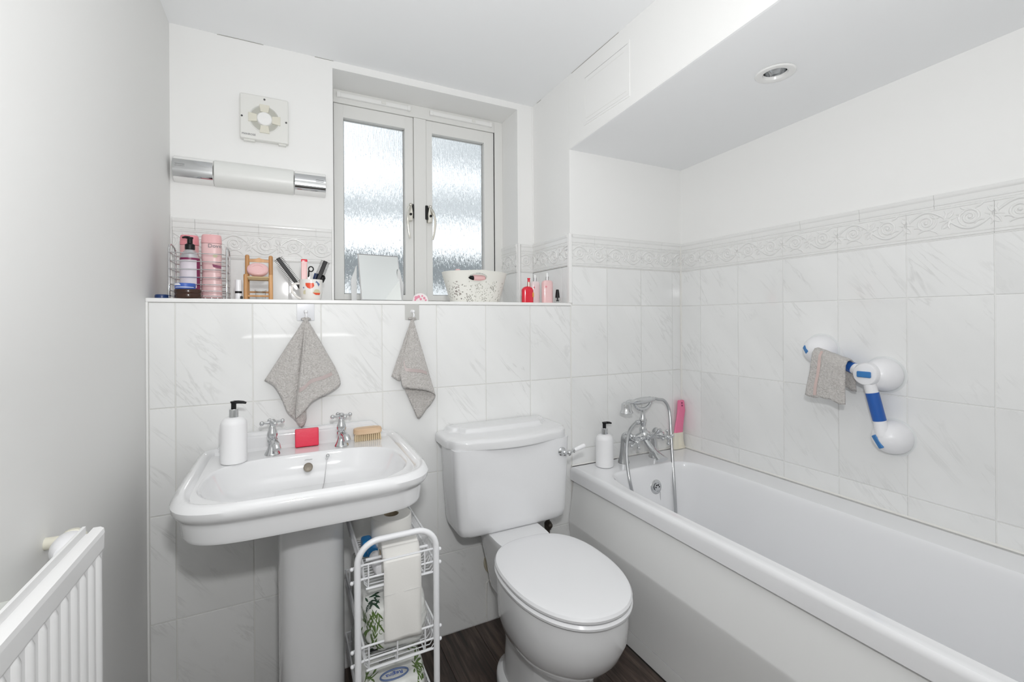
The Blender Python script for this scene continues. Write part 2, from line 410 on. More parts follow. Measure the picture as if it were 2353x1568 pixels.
# ledge board and tile-edge trims
MB().box(XL, XR + 0.001, -0.004, YW, 1.2495, 1.262, 0.0025).build('trim_1', TRIM, kind='structure')
tr = [(XR - 0.008, XR + 0.008, -0.004, 0.010, 1.262, 1.566), (WX0 - 0.007, WX0 + 0.001, YB - 0.004, YB + 0.008, 1.262, 1.572),
      (WX1 - 0.001, WX1 + 0.011, YB - 0.005, YB + 0.006, 1.262, 1.566), (XL, XL + 0.006, -0.004, 0.006, 0.0, 1.25),
      (XL, XL + 0.005, YB - 0.005, YB + 0.006, 1.262, 1.572), (W - 0.007, W, -0.006, 0.004, 0.555, 1.562), (XR - 0.004, XR + 0.002, YB - 0.004, YB, 1.57, ZC)]
for i, t in enumerate(tr): MB().box(*t, 0.0015).build('trim_%d' % (i + 2), TRIM if i not in (5,) else SEALANT, kind='structure')

# tiles -------------------------------------------------------------
cache = {}
def tile_mesh(wd, h):
    k = (round(wd, 4), round(h, 4))
    if k not in cache:
        bm = bmesh.new(); bmesh.ops.create_cube(bm, size=1)
        for v in bm.verts: v.co = Vector((wd * (v.co.x + .5), v.co.y * 0.006 + 0.003, h * (v.co.z + .5)))
        ed = [e for e in bm.edges if all(v.co.y < 0.001 for v in e.verts)]
        bmesh.ops.bevel(bm, geom=ed, offset=0.0016, segments=2, affect='EDGES', profile=0.6)
        me = bpy.data.meshes.new('tile'); bm.to_mesh(me); bm.free(); me.materials.append(TILE)
        cache[k] = me
    return cache[k]
def put_tile(parent, p, ang, wd, h, me=None, name='tile'):
    o = bpy.data.objects.new(name, me or tile_mesh(wd, h)); C.objects.link(o); o.parent = parent
    o.location = p; o.rotation_euler = (0, 0, ang)
    return o
def frame(p0, ang, u, v): return (p0[0] + math.cos(ang) * u, p0[1] + math.sin(ang) * u, v)
def tile_wall(parent, p0, ang, u0, u1, off, z0, z1, zoff=ZL):
    """tiles on a vertical plane; u runs along the wall from p0, joints at off + k*TW, rows at zoff - k*TH"""
    k = math.floor((u0 - off) / TW)
    while off + k * TW < u1 - 0.004:
        a, c = max(off + k * TW, u0) , min(off + (k + 1) * TW, u1)
        if c - a > 0.006:
            r = math.floor((z0 - zoff) / TH)
            while zoff + r * TH < z1 - 0.004:
                d, e = max(zoff + r * TH, z0), min(zoff + (r + 1) * TH, z1)
                if e - d > 0.006:
                    put_tile(parent, frame(p0, ang, a + G, d + G), ang, c - a - 2 * G, e - d - 2 * G)
                r += 1
        k += 1
# lower back wall
tile_wall(lower, (0, 0), 0, XL + 0.006, 1.03, TX0, 0.0, ZL - 0.003)
tile_wall(lower, (0, 0), 0, 1.03, W - 0.006, TX0, 0.50, ZL)
ZB0, ZB1, ZT = 1.4235, 1.5185, 1.5620      # relief band, moulding strip
tile_wall(lower, (0, 0), 0, XR + 0.009, W - 0.006, TX0, ZL, ZB0 - 0.001)
# right wall: u runs towards the camera
tile_wall(wall_right, (W - 0.003, 0), -PI / 2, 0.004, 1.93, -TY0, 0.50, ZL)
tile_wall(wall_right, (W - 0.003, 0), -PI / 2, 0.004, 1.93, -TY0, ZL, ZB0 - 0.001)
# recess above the ledge
tile_wall(lower, (0, YB - 0.004), 0, XL + 0.006, WX0 - 0.008, -0.268, 1.262, ZB0 - 0.001, 1.262)
tile_wall(lower, (0, YB - 0.004), 0, WX1 + 0.012, XR - 0.004, 0.93, 1.262, ZB0 - 0.001, 1.262)
tile_wall(lower, (WX1 - 0.004, YW), -PI / 2, 0.0, YW - YB - 0.006, 0.0, 1.262, ZB0 - 0.001, 1.262)
tile_wall(lower, (XR - 0.004, YB - 0.004), -PI / 2, 0.0, YB - 0.010, 0.06, 1.262, ZB0 - 0.001, 1.262)

# relief border: scrolls with depth
def border_mesh(wd, off):
    h = ZB1 - ZB0; mb = MB()
    mb.box(0, wd, 0, 0.006, 0, h)
    for z, r in ((0.006, 0.0035), (0.014, 0.0026), (h - 0.003, 0.0030)):
        mb.rings([[(x, 0.001 - r * math.sin(PI * k / 5) , z + r * math.cos(PI * k / 5)) for k in range(6)] for x in (0, wd)], False)
    def stroke(pts, r0_, r1_):
        pts = [Vector((p[0], 0, p[1])) for p in pts]; n = len(pts); rs = []; us = []
        for i, p in enumerate(pts):
            if not (0.001 <= p.x <= wd - 0.001):
                if len(rs) > 1: mb.rings(rs, False)
                rs = []; continue
            t = pts[min(i + 1, n - 1)] - pts[max(i - 1, 0)]; t.normalize(); u = Vector((-t.z, 0, t.x))
            r = (r0_ + (r1_ - r0_) * i / (n - 1)) * (0.35 + 0.65 * math.sin(PI * min(1, (i + 0.6) / (n - 0.2) * 1.0)) ** 0.5)
            rs.append([p + u * r * math.cos(PI * k / 4) + Vector((0, -1.05 * r * math.sin(PI * k / 4) + 0.0004, 0)) for k in range(5)])
        if len(rs) > 1: mb.rings(rs, False)
    P_ = 0.1
    k = math.floor(-off / P_) - 2
    zc = 0.056
    def arcs(x0, z0, a0, a1, L, w0, w1, n=9):
        pts = [(x0, z0)]; 
        for i in range(n):
            a = a0 + (a1 - a0) * i / (n - 1); x0 += L / n * math.cos(a); z0 += L / n * math.sin(a); pts.append((x0, z0))
        stroke(pts, w0, w1)
    while off + k * P_ < wd + 2 * P_:
        cx = off + k * P_; s = 1 if k % 2 == 0 else -1
        sp = [(cx + s * (0.004 + 0.0225 * t) * math.cos(t * 4.2 * PI + 0.6), zc + s * (0.004 + 0.0225 * t) * math.sin(t * 4.2 * PI + 0.6)) for t in [i / 40 for i in range(41)]]
        stroke(sp, 0.0030, 0.0044)
        stroke([(cx + P_ * (t - 0.5), zc + s * 0.0315 * math.cos(PI * (t - 0.5)) ** 1.0 - s * 0.0) for t in [i / 24 for i in range(25)]], 0.0046, 0.0040)
        mx_ = cx + P_ / 2
        for a0, a1, L, w0 in ((0.2, 1.5, 0.036, 0.0042), (0.9, 2.2, 0.030, 0.0040), (-0.3, 0.5, 0.030, 0.0036), (1.4, 0.4, 0.032, 0.0036)):
            arcs(mx_ - 0.008, zc + s * 0.002, s * a0, s * a1, L, w0, 0.0024)
            arcs(mx_ + 0.008, zc - s * 0.002, PI + s * a0, PI + s * a1, L * 0.95, w0, 0.0024)
        arcs(cx - 0.020, zc - s * 0.030, s * 0.7, -s * 0.5, 0.040, 0.0036, 0.0030)
        arcs(cx - 0.030, zc - s * 0.012, s * 0.2, -s * 1.5, 0.030, 0.0036, 0.0026)
        arcs(cx + 0.030, zc + s * 0.012, PI + s * 0.3, PI - s * 1.3, 0.026, 0.0034, 0.0024)
        arcs(cx + 0.012, zc - s * 0.026, -s * 0.2, -s * 1.2, 0.026, 0.0036, 0.0026)
        mb.lathe([(0.0055, 0.001), (0.0048, -0.0022), (0.0030, -0.0038), (0.0001, -0.0044)], (cx, 0, zc), 10, 'y', True) if 0.006 < cx < wd - 0.006 else None
        k += 1
    bm = mb.bm
    me = bpy.data.meshes.new('border_tile'); bmesh.ops.recalc_face_normals(bm, faces=bm.faces); bm.to_mesh(me); bm.free(); me.materials.append(BORDER)
    me.polygons.foreach_set('use_smooth', [True] * len(me.polygons)); me.set_sharp_from_angle(angle=math.radians(50))
    return me
def mould_mesh(wd):
    mb = MB(); h = ZT - ZB1 - 0.001
    prof = [(0.006, 0), (0, 0), (-0.001, 0.002), (-0.001, 0.007), (-0.003, 0.009), (-0.003, 0.011), (-0.0015, 0.013), (-0.0015, 0.027), (-0.0035, 0.030), (-0.0045, 0.034), (-0.0045, h - 0.002), (-0.003, h), (0.006, h)]
    mb.rings([[(x, y, z) for y, z in prof] for x in (0, wd)], True, True, True)
    bm = mb.bm; bmesh.ops.recalc_face_normals(bm, faces=bm.faces)
    me = bpy.data.meshes.new('moulding_tile'); bm.to_mesh(me); bm.free(); me.materials.append(BORDER)
    me.polygons.foreach_set('use_smooth', [True] * len(me.polygons)); me.set_sharp_from_angle(angle=math.radians(25))
    return me
bcache = {}
def border_run(parent, p0, ang, u0, u1, off, off2):
    for kind, o_ in (('border_tile', off), ('moulding_tile', off2)):
        k = math.floor((u0 - o_) / TW)
        while o_ + k * TW < u1 - 0.004:
            a, c = max(o_ + k * TW, u0), min(o_ + (k + 1) * TW, u1)
            if c - a > 0.006:
                wd = round(c - a - 0.0007, 4); ph = round((0.05 if a == o_ + k * TW else 0.05 - (a - o_ - k * TW)), 4)
                key = (kind, wd, ph if kind == 'border_tile' else 0)
                if key not in bcache: bcache[key] = border_mesh(wd, ph) if kind == 'border_tile' else mould_mesh(wd)
                put_tile(parent, frame(p0, ang, a + 0.0003, ZB0 if kind == 'border_tile' else ZB1), ang, wd, 0, bcache[key], kind)
            k += 1
border_run(lower, (0, YB - 0.006), 0, XL + 0.006, WX0 - 0.008, -0.30, -0.37)
border_run(lower, (0, YB - 0.006), 0, WX1 + 0.012, XR - 0.006, 0.93, 0.90)
border_run(lower, (WX1 - 0.006, YW), -PI / 2, 0, YW - YB - 0.006, 0.03, 0.1)
border_run(lower, (XR - 0.006, YB - 0.006), -PI / 2, 0, YB - 0.014, 0.05, 0.12)
border_run(lower, (0, 0.0), 0, XR + 0.009, W - 0.006, TX0, TX0 + 0.13)
border_run(wall_right, (W - 0.003, 0), -PI / 2, 0.004, 1.93, -TY0, -TY0 + 0.07)
# hairline cracks in the paint where ceiling and wall meet
for pts in ([(-0.30, YB, ZC - .0015), (-0.22, YB - .0005, ZC - .0008), (-0.15, YB, ZC - .0015)], [(0.03, YB, ZC - .001), (0.10, YB, ZC - .001)], [(XR, 0.28, ZC - .001), (XR, 0.24, ZC - .0012)], [(XR, -0.02, ZC - .001), (XR - .0005, -0.15, ZC - .001), (XR, -0.33, ZC - .001)]):
    o = MB().tube(pts, 0.0009, 5).build('hairline_crack', mat('crack_shadow', (0.35, 0.34, 0.31), 0.9), lower, origin=(0, 0, 0))
# sealant bead along the bath
b = MB().tube([(XR + 0.0, -0.003, 0.556), (W - 0.004, -0.003, 0.556)], 0.0035, 8).tube([(W - 0.003, -0.003, 0.556), (W - 0.003, -1.9, 0.556)], 0.0045, 8)
b.build('trim_12', SEALANT, kind='structure')
MB().tube([(XR + 0.004, -0.0035, 0.5525), (1.27, -0.0035, 0.5525)], 0.0022, 6).build('trim_13', DARK, kind='structure')

# floor planks --------------------------------------------------------
pl = {}
pw = 0.152; x = XL - 0.05; i = 0
while x < 1.02:
    y = 0.0 + [0.0, 0.55, 0.2, 0.85][i % 4] * 0.6; L = 1.22
    while y > YF:
        y1 = min(y, 0.0); y0 = max(y - L, YF); x1 = min(x + pw, 1.025); x0 = max(x, XL)
        if y1 - y0 > 0.01 and x1 - x0 > 0.01:
            key = (round(x1 - x0, 4), round(y1 - y0, 4))
            if key not in pl:
                pl[key] = MB().box(0.0004, key[0] - 0.0004, 0.0004, key[1] - 0.0004, -0.004, 0.0, 0.0008, 1).build('plank', PLANK, smooth=False)
                o = pl[key]; o.parent = floor
            else:
                o = pl[key].copy(); C.objects.link(o); o.parent = floor
            o.location = (x0, y0, 0)
        y -= L
    x += pw; i += 1

# ------------------------------------------------------------------ window
win = bpy.data.objects.new('window_1', None); C.objects.link(win); win['kind'] = 'structure'; win['_o'] = (0.5, YW, 1.26); win.location = (0.5, YW, 1.26)
F0, F1 = YW - 0.0, YW + 0.06
b = MB()
b.box(WX0, 0.113, F0 - .004, F1, 1.262, WZ1, 0.002).box(0.894, WX1, F0 - .004, F1, 1.262, WZ1, 0.002).box(0.472, 0.532, F0 - .005, F1 - .001, 1.285, 2.161, 0.003)
b.box(0.113, 0.894, F0 - .004, F1, 2.162, WZ1, 0.002).box(0.113, 0.894, F0 - .004, F1, 1.262, 1.284, 0.002)
b.build('window_frame', UPVC, win)
for x0, x1, g0, g1 in ((0.114, 0.471, 0.156, 0.430), (0.533, 0.893, 0.564, 0.838)):
    b = MB(); z0, z1, h0, h1 = 1.285, 2.161, 1.312, 2.102
    b.box(x0, g0, F0 + .002, F1 - .01, z0, z1, 0.003).box(g1, x1, F0 + .002, F1 - .01, z0, z1, 0.003).box(g0 - .002, g1 + .002, F0 + .002, F1 - .01, h1, z1, 0.003).box(g0 - .002, g1 + .002, F0 + .002, F1 - .01, z0, h0, 0.003)
    cs = b.build('casement', UPVC, win)
    b = MB()
    for q in ((g0 - .001, g0 + .004, h0, h1), (g1 - .004, g1 + .001, h0, h1), (g0, g1, h1 - .004, h1 + .001), (g0, g1, h0 - .001, h0 + .004)):
        b.box(q[0], q[1], F0 + 0.024, F0 + 0.030, q[2], q[3])
    b.build('glazing_seal', mat('grey_seal', (0.42, 0.43, 0.43), 0.7), cs, smooth=False)
    MB().box(g0, g1, F0 + 0.032, F0 + 0.036, h0, h1).build('pane', OBSC, cs, smooth=False)
# casement handles
for hx, s in ((0.449, 1), (0.545, -1)):
    y = F0 - 0.0
    hb = MB(); hb.box(hx + s * 0.006 if s > 0 else hx - 0.020, hx + 0.020 if s > 0 else hx - 0.006, y - 0.012, y + 0.003, 1.676, 1.745, 0.004)
    h_ = hb.build('catch_plate', BLACK, win)
    hb = MB(); hb.prism([(hx - .010, 1.66), (hx + .010, 1.66), (hx + .011, 1.70), (hx + .006, 1.735), (hx - .006, 1.735), (hx - .011, 1.70)], y - 0.030, y + 0.003, 0.003)
    hb.tube(smooth_path([(hx, y - 0.026, 1.728), (hx - s * .012, y - .040, 1.70), (hx - s * .018, y - .046, 1.66), (hx - s * .014, y - .044, 1.61), (hx - s * .006, y - .038, 1.575)], 5), [0.007] * 6 + [0.0055] * 8 + [0.0045] * 7, 8)
    hb.ball((hx, y - 0.026, 1.735), 0.009)
    ha = hb.build('window_handle', mat('aged_chrome', (0.72, 0.70, 0.64), 0.2, 0.9), win)
    MB().lathe([(0.006, 0), (0.006, 0.003)], (hx, y - 0.034, 1.69), 12, 'y').build('keyhole', BLACK, ha)
# trickle vents
for x0, x1, dash in ((0.135, 0.448, 0.330), (0.557, 0.868, 0.775)):
    zc = 2.194
    b = MB().prism([(x0, zc - .010), (x1, zc - .010), (x1, zc + .010), (x0, zc + .010)], F0 - 0.018, F0, 0.004)
    v_ = b.build('trickle_vent', TRIM, win)
    for xx in (x0, x1): MB().lathe([(0.0125, 0), (0.0125, 0.020), (0.009, 0.022)][::1], (xx, F0 - 0.0, zc), 14, 'y').build('vent_end_cap', TRIM, v_) if False else MB().prism([(xx - .009, zc - .012), (xx + .009, zc - .012), (xx + .009, zc + .012), (xx - .009, zc + .012)], F0 - 0.021, F0, 0.005).build('vent_end_cap', TRIM, v_)
    MB().box(dash - 0.01, dash + 0.01, F0 - 0.022, F0 - 0.017, zc - .006, zc + .006, 0.002).build('vent_slide', FANP, v_)

# outdoors, seen blurred through the obscure glass; grey bands made up to tone the panes
WOUT = mat('pale_render', (0.92, 0.93, 0.94), 0.9); GREY = mat('slate_grey', (0.22, 0.24, 0.25), 0.9); PAVE = mat('pale_paving', (0.88, 0.88, 0.87), 0.9)
GREYBAND = mat('pale_grey_band', (0.58, 0.60, 0.61), 0.9)
MB().box(-3, 7, 0.65, 6.5, 0.2, 0.3).build('ground_outside', PAVE, kind='structure', smooth=False)
og = MB().box(-2.5, 7.0, 4.2, 4.4, 0.3, 1.64).build('wall_outside', WOUT, kind='structure', smooth=False)
MB().box(-2.5, 7.0, 4.15, 4.35, 1.64, 2.04, 0.02).build('dark_band', GREY, og)
for q in ((-2.3, 1.55, 2.75, 3.05), (1.55, 7.0, 2.85, 3.35), (1.55, 7.0, 3.75, 4.5)): MB().box(q[0], q[1], 5.4, 5.5, q[2], q[3], 0.01).build('pale_band', GREYBAND, og)  # bands invented at these heights to give grey streaks in the glass

# ------------------------------------------------------------------ access hatch and downlight
hx = XR - 0.0
t = thing('access_panel', 'white painted square access hatch on the vertical face above the bath', 'hatch', (hx, -0.25, 2.09))
b = MB()
for y0, y1, z0, z1 in ((-0.389, -0.110, 2.181, 2.191), (-0.389, -0.110, 1.988, 1.998), (-0.389, -0.379, 1.998, 2.181), (-0.120, -0.110, 1.998, 2.181)): b.box(hx - 0.0018, hx + 0.004, y0, y1, z0, z1, 0.0006)
b.build('frame', PLASTER, t)
MB().box(hx - 0.0014, hx + 0.003, -0.3785, -0.1205, 1.9985, 2.1805, 0.0006).build('panel', PLASTER, t)
for q in ((-0.372, -0.127, 2.012, 2.014), (-0.36, -0.14, 2.160, 2.1615)): MB().box(hx - 0.0017, hx + 0.003, *q).build('scored_line', GROUT, t, smooth=False)
dl = (1.305, -0.742); dz = soffz(*dl)
t = thing('downlight', 'white recessed ceiling downlight with a bare reflector over the bath', 'light', (dl[0], dl[1], dz))
MB().lathe([(0.034, 0.006), (0.044, 0.003), (0.054, 0.0015), (0.058, -0.002), (0.055, -0.0055), (0.045, -0.0065), (0.036, -0.004), (0.033, 0.004), (0.034, 0.006)], (dl[0], dl[1], dz), 40, cap=False).build('bezel', TRIM, t)
MB().lathe([(0.0335, 0.003), (0.0335, 0.010), (0.0335, 0.020), (0.028, 0.032), (0.020, 0.040)], (dl[0], dl[1], dz), 32, cap=False).build('reflector', CHROME, t)
MB().lathe([(0.024, 0.040), (0.024, 0.034), (0.012, 0.030), (0.001, 0.030)], (dl[0], dl[1], dz), 24).build('bulb_face', mat('lamp_glass', (0.35, 0.35, 0.35), 0.1, 0.6), t)

# ------------------------------------------------------------------ extractor fan
t = thing('extractor_fan', 'square cream-stained white extractor fan high on the wall left of the window', 'fan', (-0.147, YB, 1.954))
fy = YB - 0.028
MB().box(-0.228, -0.066, fy, YB + 0.001, 1.873, 2.041, 0.006, 3).build('cover', FANP, t)
for xa, xb in ((-0.216, -0.180), (-0.10, -0.075)): MB().box(xa, xb, YB - 0.02, YB, 1.868, 1.875).build('clip', FANP, t)
b = MB(); b.lathe([(0.052, 0.0005), (0.052, -0.0015), (0.049, -0.003), (0.047, 0.0)], (-0.147, fy, 1.954), 36, 'y', False).build('outer_ring', FANP, t)
MB().lathe([(0.0255, -0.001), (0.0255, -0.004), (0.0225, -0.007), (0.001, -0.0078)], (-0.147, fy, 1.954), 28, 'y').build('hub', TRIM, t)
b = MB()
for k in range(4):
    a0 = k * PI / 2 + PI / 4
    n = 10; rs = []
    for i_ in range(n + 1):
        a = a0 - 0.42 + 0.84 * i_ / n
        rs.append([(-0.147 + r_ * math.cos(a), fy - 0.0012, 1.954 + r_ * math.sin(a)) for r_ in (0.0275, 0.036, 0.046)])
    b.rings(rs, False)
b.build('louvre_opening', mat('fan_shadow_grey', (0.50, 0.50, 0.45), 0.7), t, smooth=False)
b = MB()
for k in range(4):
    a = k * PI / 2; ca, sa = math.cos(a), math.sin(a)
    p = [(r_ * ca - q * sa, r_ * sa + q * ca) for r_, q in ((0.025, -.013), (0.053, -.017), (0.053, .017), (0.025, .013))]
    MB().prism([(-0.147 + u, 1.954 + v) for u, v in p], fy - 0.0045, fy, 0.001).build('spoke', CREAMP, t, label='yellowed spoke')
SCR = mat('screw_grey', (0.10, 0.10, 0.10), 0.4, 0.5)
for x, z in ((-0.221, 1.954), (-0.074, 1.954), (-0.147, 2.028)): MB().lathe([(0.0035, 0), (0.0035, -0.0015)], (x, fy, z), 10, 'y').build('screw', SCR, t)
text('MANROSE', 0.0098, (-0.199, fy - 0.0006, 1.889), (PI / 2, 0, 0), TEXTG, t)

# ------------------------------------------------------------------ shaver light
lx0, lx1, lzc = -0.430, 0.066, 1.733
t = thing('wall_light', 'long white half-round bathroom wall light with chrome ends below the extractor fan', 'light', ((lx0 + lx1) / 2, YB, lzc))
def halfr(x, r=0.046, d=0.050): return [(x, YB - d * math.sin(PI * k / 20) ** 0.8, lzc - r * math.cos(PI * k / 20)) for k in range(21)]
for nm, xa, xb, rr, m in (('diffuser', -0.309, -0.048, 0.0475, LAMP), ('end_housing', lx0, -0.310, 0.046, TRIM), ('end_housing', -0.047, lx1, 0.046, TRIM)):
    MB().rings([halfr(x, rr, rr + 0.004) for x in (xa, xb)], False).rings([halfr(xa, rr, rr + .004)], False).build(nm, m, t) if False else MB().rings([halfr(xa, rr * .97, rr), halfr(xa + .003, rr, rr + .004), halfr(xb - .003, rr, rr + .004), halfr(xb, rr * .97, rr)], True, True, True).build(nm, m, t)
for xa, xb in ((-0.4285, -0.3115), (-0.0455, 0.0645)):
    def band(x): return [(x, YB - 0.0512 * math.sin(PI * k / 20) ** 0.8, lzc - 0.0468 * math.cos(PI * k / 20)) for k in (5, 6, 7, 8, 9, 10, 11, 12, 13, 14)]
    cp = MB().rings([band(xa), band(xb)], False).build('chrome_cover', CHROME, t)
    xm = xa + 0.022 if xa < -0.2 else xb - 0.022
    MB().tube([(xm - .014, YB - .0515, 1.742), (xm + .014, YB - .0515, 1.742), (xm + .014, YB - .0520, 1.735), (xm - .014, YB - .0520, 1.735)], 0.0012, 6, True).build('socket_symbol', BRUSHED, cp)

# ------------------------------------------------------------------ bathtub
BX0, BX1, BY0, BY1, BZ = 1.019, W - 0.005, -1.73, -0.002, 0.552
t = thing('bathtub', 'white acrylic bathtub with a panelled side along the right-hand wall', 'bathtub', ((BX0 + BX1) / 2, -0.86, 0))
N = 160
cxb, cyb = (BX0 + BX1) / 2, (BY0 + BY1) / 2
hw, hd = (BX1 - BX0) / 2, (BY1 - BY0) / 2
per = []
for (xa, ya, xb, yb__, n_) in ((hw, -hd, hw, hd, 54), (hw, hd, -hw, hd, 26), (-hw, hd, -hw, -hd, 54), (-hw, -hd, hw, -hd, 26)):
    for k in range(n_):
        f_ = k / n_; f_ = 0.5 - 0.5 * math.cos(PI * f_); per.append(math.atan2(ya + (yb__ - ya) * f_, xa + (xb - xa) * f_))
def outer(ins, z, rr=0.012):
    out = []
    for a_ in per:
        c_, s_ = math.cos(a_), math.sin(a_); k = 1 / max(abs(c_) / hw, abs(s_) / hd)
        out.append((cxb + k * c_ * (hw - ins) / hw, cyb + k * s_ * (hd - ins) / hd, z))
    return out
icx, icy, ia, ib = (1.068 + 1.553) / 2, (-0.148 - 1.66) / 2, (1.553 - 1.068) / 2, (1.66 - 0.148) / 2
def inner(s, z, sy=None, n=7, dy=0):
    out = []
    A_, B_ = ia * s, ib * (sy or s)
    for a_ in per:
        c_, s_ = math.cos(a_) / hw, math.sin(a_) / hd       # same corner directions as the rim
        m_ = (abs(c_) ** n + abs(s_) ** n) ** (-1 / n)
        out.append((icx + A_ * m_ * c_, icy + dy + B_ * m_ * s_, z))
    return out
rs = [outer(0.0, 0.497), outer(0.0, 0.535), outer(0.002, 0.546), outer(0.008, 0.5525), outer(0.018, 0.554), outer(0.026, 0.552)]
rs += [inner(1.01, 0.5515), inner(1.0, 0.548), inner(0.985, 0.538, 0.99), inner(0.965, 0.51, 0.985), inner(0.93, 0.40, 0.965), inner(0.90, 0.28, 0.94), inner(0.87, 0.20, 0.915), inner(0.80, 0.165, 0.87), inner(0.5, 0.155, 0.6), inner(0.02, 0.150)]
MB().rings(rs, True, False, True).build('tub', ACRYL, t)
# side panel with its crease
prof = [(1.036, 0.497), (1.033, 0.480), (1.022, 0.40), (1.010, 0.325), (1.009, 0.318), (1.011, 0.308), (1.024, 0.20), (1.029, 0.10), (1.0295, 0.060)]
b = MB(); ysb = [-0.004, -1.72]
b.rings([[(x, y, z) for x, z in prof] + [(1.05, y, 0.060), (1.05, y, 0.497)] for y in ysb], True, True, True)
b.build('side_panel', PANEL, t)
MB().box(1.030, 1.05, -1.72, -0.004, 0.0, 0.0575, 0.0015).build('plinth', PANEL, t)
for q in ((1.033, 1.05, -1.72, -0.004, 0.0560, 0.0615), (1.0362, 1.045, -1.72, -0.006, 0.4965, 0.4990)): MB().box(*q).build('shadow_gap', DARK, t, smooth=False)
# overflow and its chain
ov = Vector((1.352, -0.1625, 0.462))
o_ = MB().lathe_dir([(0.031, 0), (0.031, 0.003), (0.027, 0.007), (0.020, 0.008), (0.0195, 0.005), (0.001, 0.005)], ov, (0, -1, 0.15), 28).build('overflow', CHROME, t)
b = MB().lathe_dir([(0.0165, 0.0055), (0.0165, 0.0120), (0.014, 0.0135), (0.001, 0.0135)], ov, (0, -1, 0.15), 24).build('overflow_grille', CHROME, o_)
b = MB()
for k in range(6):
    a = k * PI / 3
    b.lathe_dir([(0.0032, 0.0136), (0.0032, 0.0140)], ov + Vector((0.0095 * math.cos(a), -0.0, 0.0095 * math.sin(a))), (0, -1, 0.15), 10)
b.build('grille_hole', BLACK, o_)
MB().tube([ov + Vector((0.018, -0.010, -0.022)), ov + Vector((0.018, -0.012, -0.15)), ov + Vector((0.018, -0.018, -0.29))], 0.0012, 6).build('plug_chain', BRUSHED, t)

# ------------------------------------------------------------------ bath shower mixer
lxA, lxB, my, mz = 1.262, 1.442, -0.063, 0.662
t = thing('bath_shower_mixer', 'chrome traditional bath shower mixer with crosshead handles and cradled handset', 'tap', ((lxA + lxB) / 2, my, BZ))
for lx in (lxA, lxB):
    b = MB().lathe([(0.0001, 0), (0.026, 0), (0.0255, 0.004), (0.021, 0.02), (0.0165, 0.045), (0.0135, 0.08), (0.0125, 0.100)], (lx, my, BZ), 24, cap=False)
    b.tube(smooth_path([(lx, my, BZ + .095), (lx + .001, my - 0.003, BZ + .118), (lx + (0.008 if lx == lxA else -0.004), my - .018, BZ + .128), (lx + (0.018 if lx == lxA else -0.01), my - .036, BZ + .118)], 6), 0.0125, 16)
    b.build('pillar_leg', CHROME, t)
yb_ = my - 0.034
b = MB().tube([(lxA, yb_, mz), (lxA + .03, yb_, mz), (lxA + .055, yb_, mz + .003), (1.352, yb_, mz + .006), (lxB - .055, yb_, mz + .003), (lxB - .03, yb_, mz), (lxB, yb_, mz)], [0.015, 0.014, 0.017, 0.024, 0.017, 0.014, 0.015], 18)
b.ball((1.352, yb_, mz + .008), 0.027)
b.build('body', CHROME, t)
for lx, dx in ((lxA, 0.004), (lxB, 0.0)):
    d = Vector((0, -1, 0.0)); c = Vector((lx, yb_ + 0.012, mz))
    b = MB().lathe_dir([(0.017, -0.012), (0.020, 0.0), (0.020, 0.012), (0.015, 0.020), (0.017, 0.026), (0.012, 0.034), (0.008, 0.048), (0.008, 0.056)], c, d, 18)
    va = b.build('valve', CHROME, t)
    h = c + d * 0.062; b = MB().ball(h, 0.0115).ball(h + d * 0.006, 0.009)
    for k in range(4):
        a = k * PI / 2 + (0.45 if lx == lxA else 0.12); e = h + Vector((math.cos(a), 0, math.sin(a))) * 0.029
        b.tube([h, h + (e - h) * 0.35, h + (e - h) * 0.75, e], [0.006, 0.0042, 0.0038, 0.005], 10).ball(e, 0.0078)
    b.build('crosshead_handle', CHROME, va)
b = MB()
sp = smooth_path([(1.352, yb_ - .010, mz - .012), (1.352, yb_ - .030, mz - .030), (1.352, yb_ - .060, mz - .050), (1.352, yb_ - .085, mz - .062), (1.352, yb_ - .108, mz - .072)], 5)
rs = []
for i_, p in enumerate(sp):
    f_ = i_ / (len(sp) - 1); a_, c_ = 0.0145 + 0.017 * max(0, f_ - 0.5) / 0.5, 0.0125 - 0.002 * f_
    rs.append([(p.x + a_ * math.cos(2 * PI * k / 18), p.y - 0.4 * c_ * math.sin(2 * PI * k / 18), p.z + c_ * math.sin(2 * PI * k / 18)) for k in range(18)])
b.rings(rs, True, True, True).build('spout', CHROME, t)
MB().tube([(1.36, yb_ - .018, mz - .004), (1.374, yb_ - .045, mz + .022), (1.384, yb_ - .068, mz + .044)], [0.007, 0.0058, 0.0088], 12).build('diverter_lever', CHROME, t)
yc = yb_ + 0.014
b = MB().lathe([(0.016, 0), (0.017, 0.012), (0.012, 0.02), (0.0125, 0.03), (0.0165, 0.040), (0.0175, 0.052), (0.012, 0.066), (0.0085, 0.085), (0.0085, 0.098), (0.011, 0.104)], (1.356, yc, mz + .022), 18)
fk = [(1.356 + 0.052 * math.cos(a), yc, mz + 0.168 + 0.046 * math.sin(a)) for a in [PI + PI * i_ / 16 for i_ in range(17)]]
b.tube(fk, [0.006 + 0.003 * abs(math.sin(PI * i_ / 16)) for i_ in range(17)], 12)
b.build('cradle', CHROME, t)
hz = mz + 0.158
b = MB().lathe_dir([(0.010, 0), (0.012, 0.004), (0.012, 0.012), (0.0145, 0.020), (0.0165, 0.050), (0.0155, 0.078), (0.013, 0.094), (0.0145, 0.100), (0.012, 0.108)], (1.298, yc, hz), (1, 0, 0.045), 18)
hs = b.build('handset', CHROME, t)
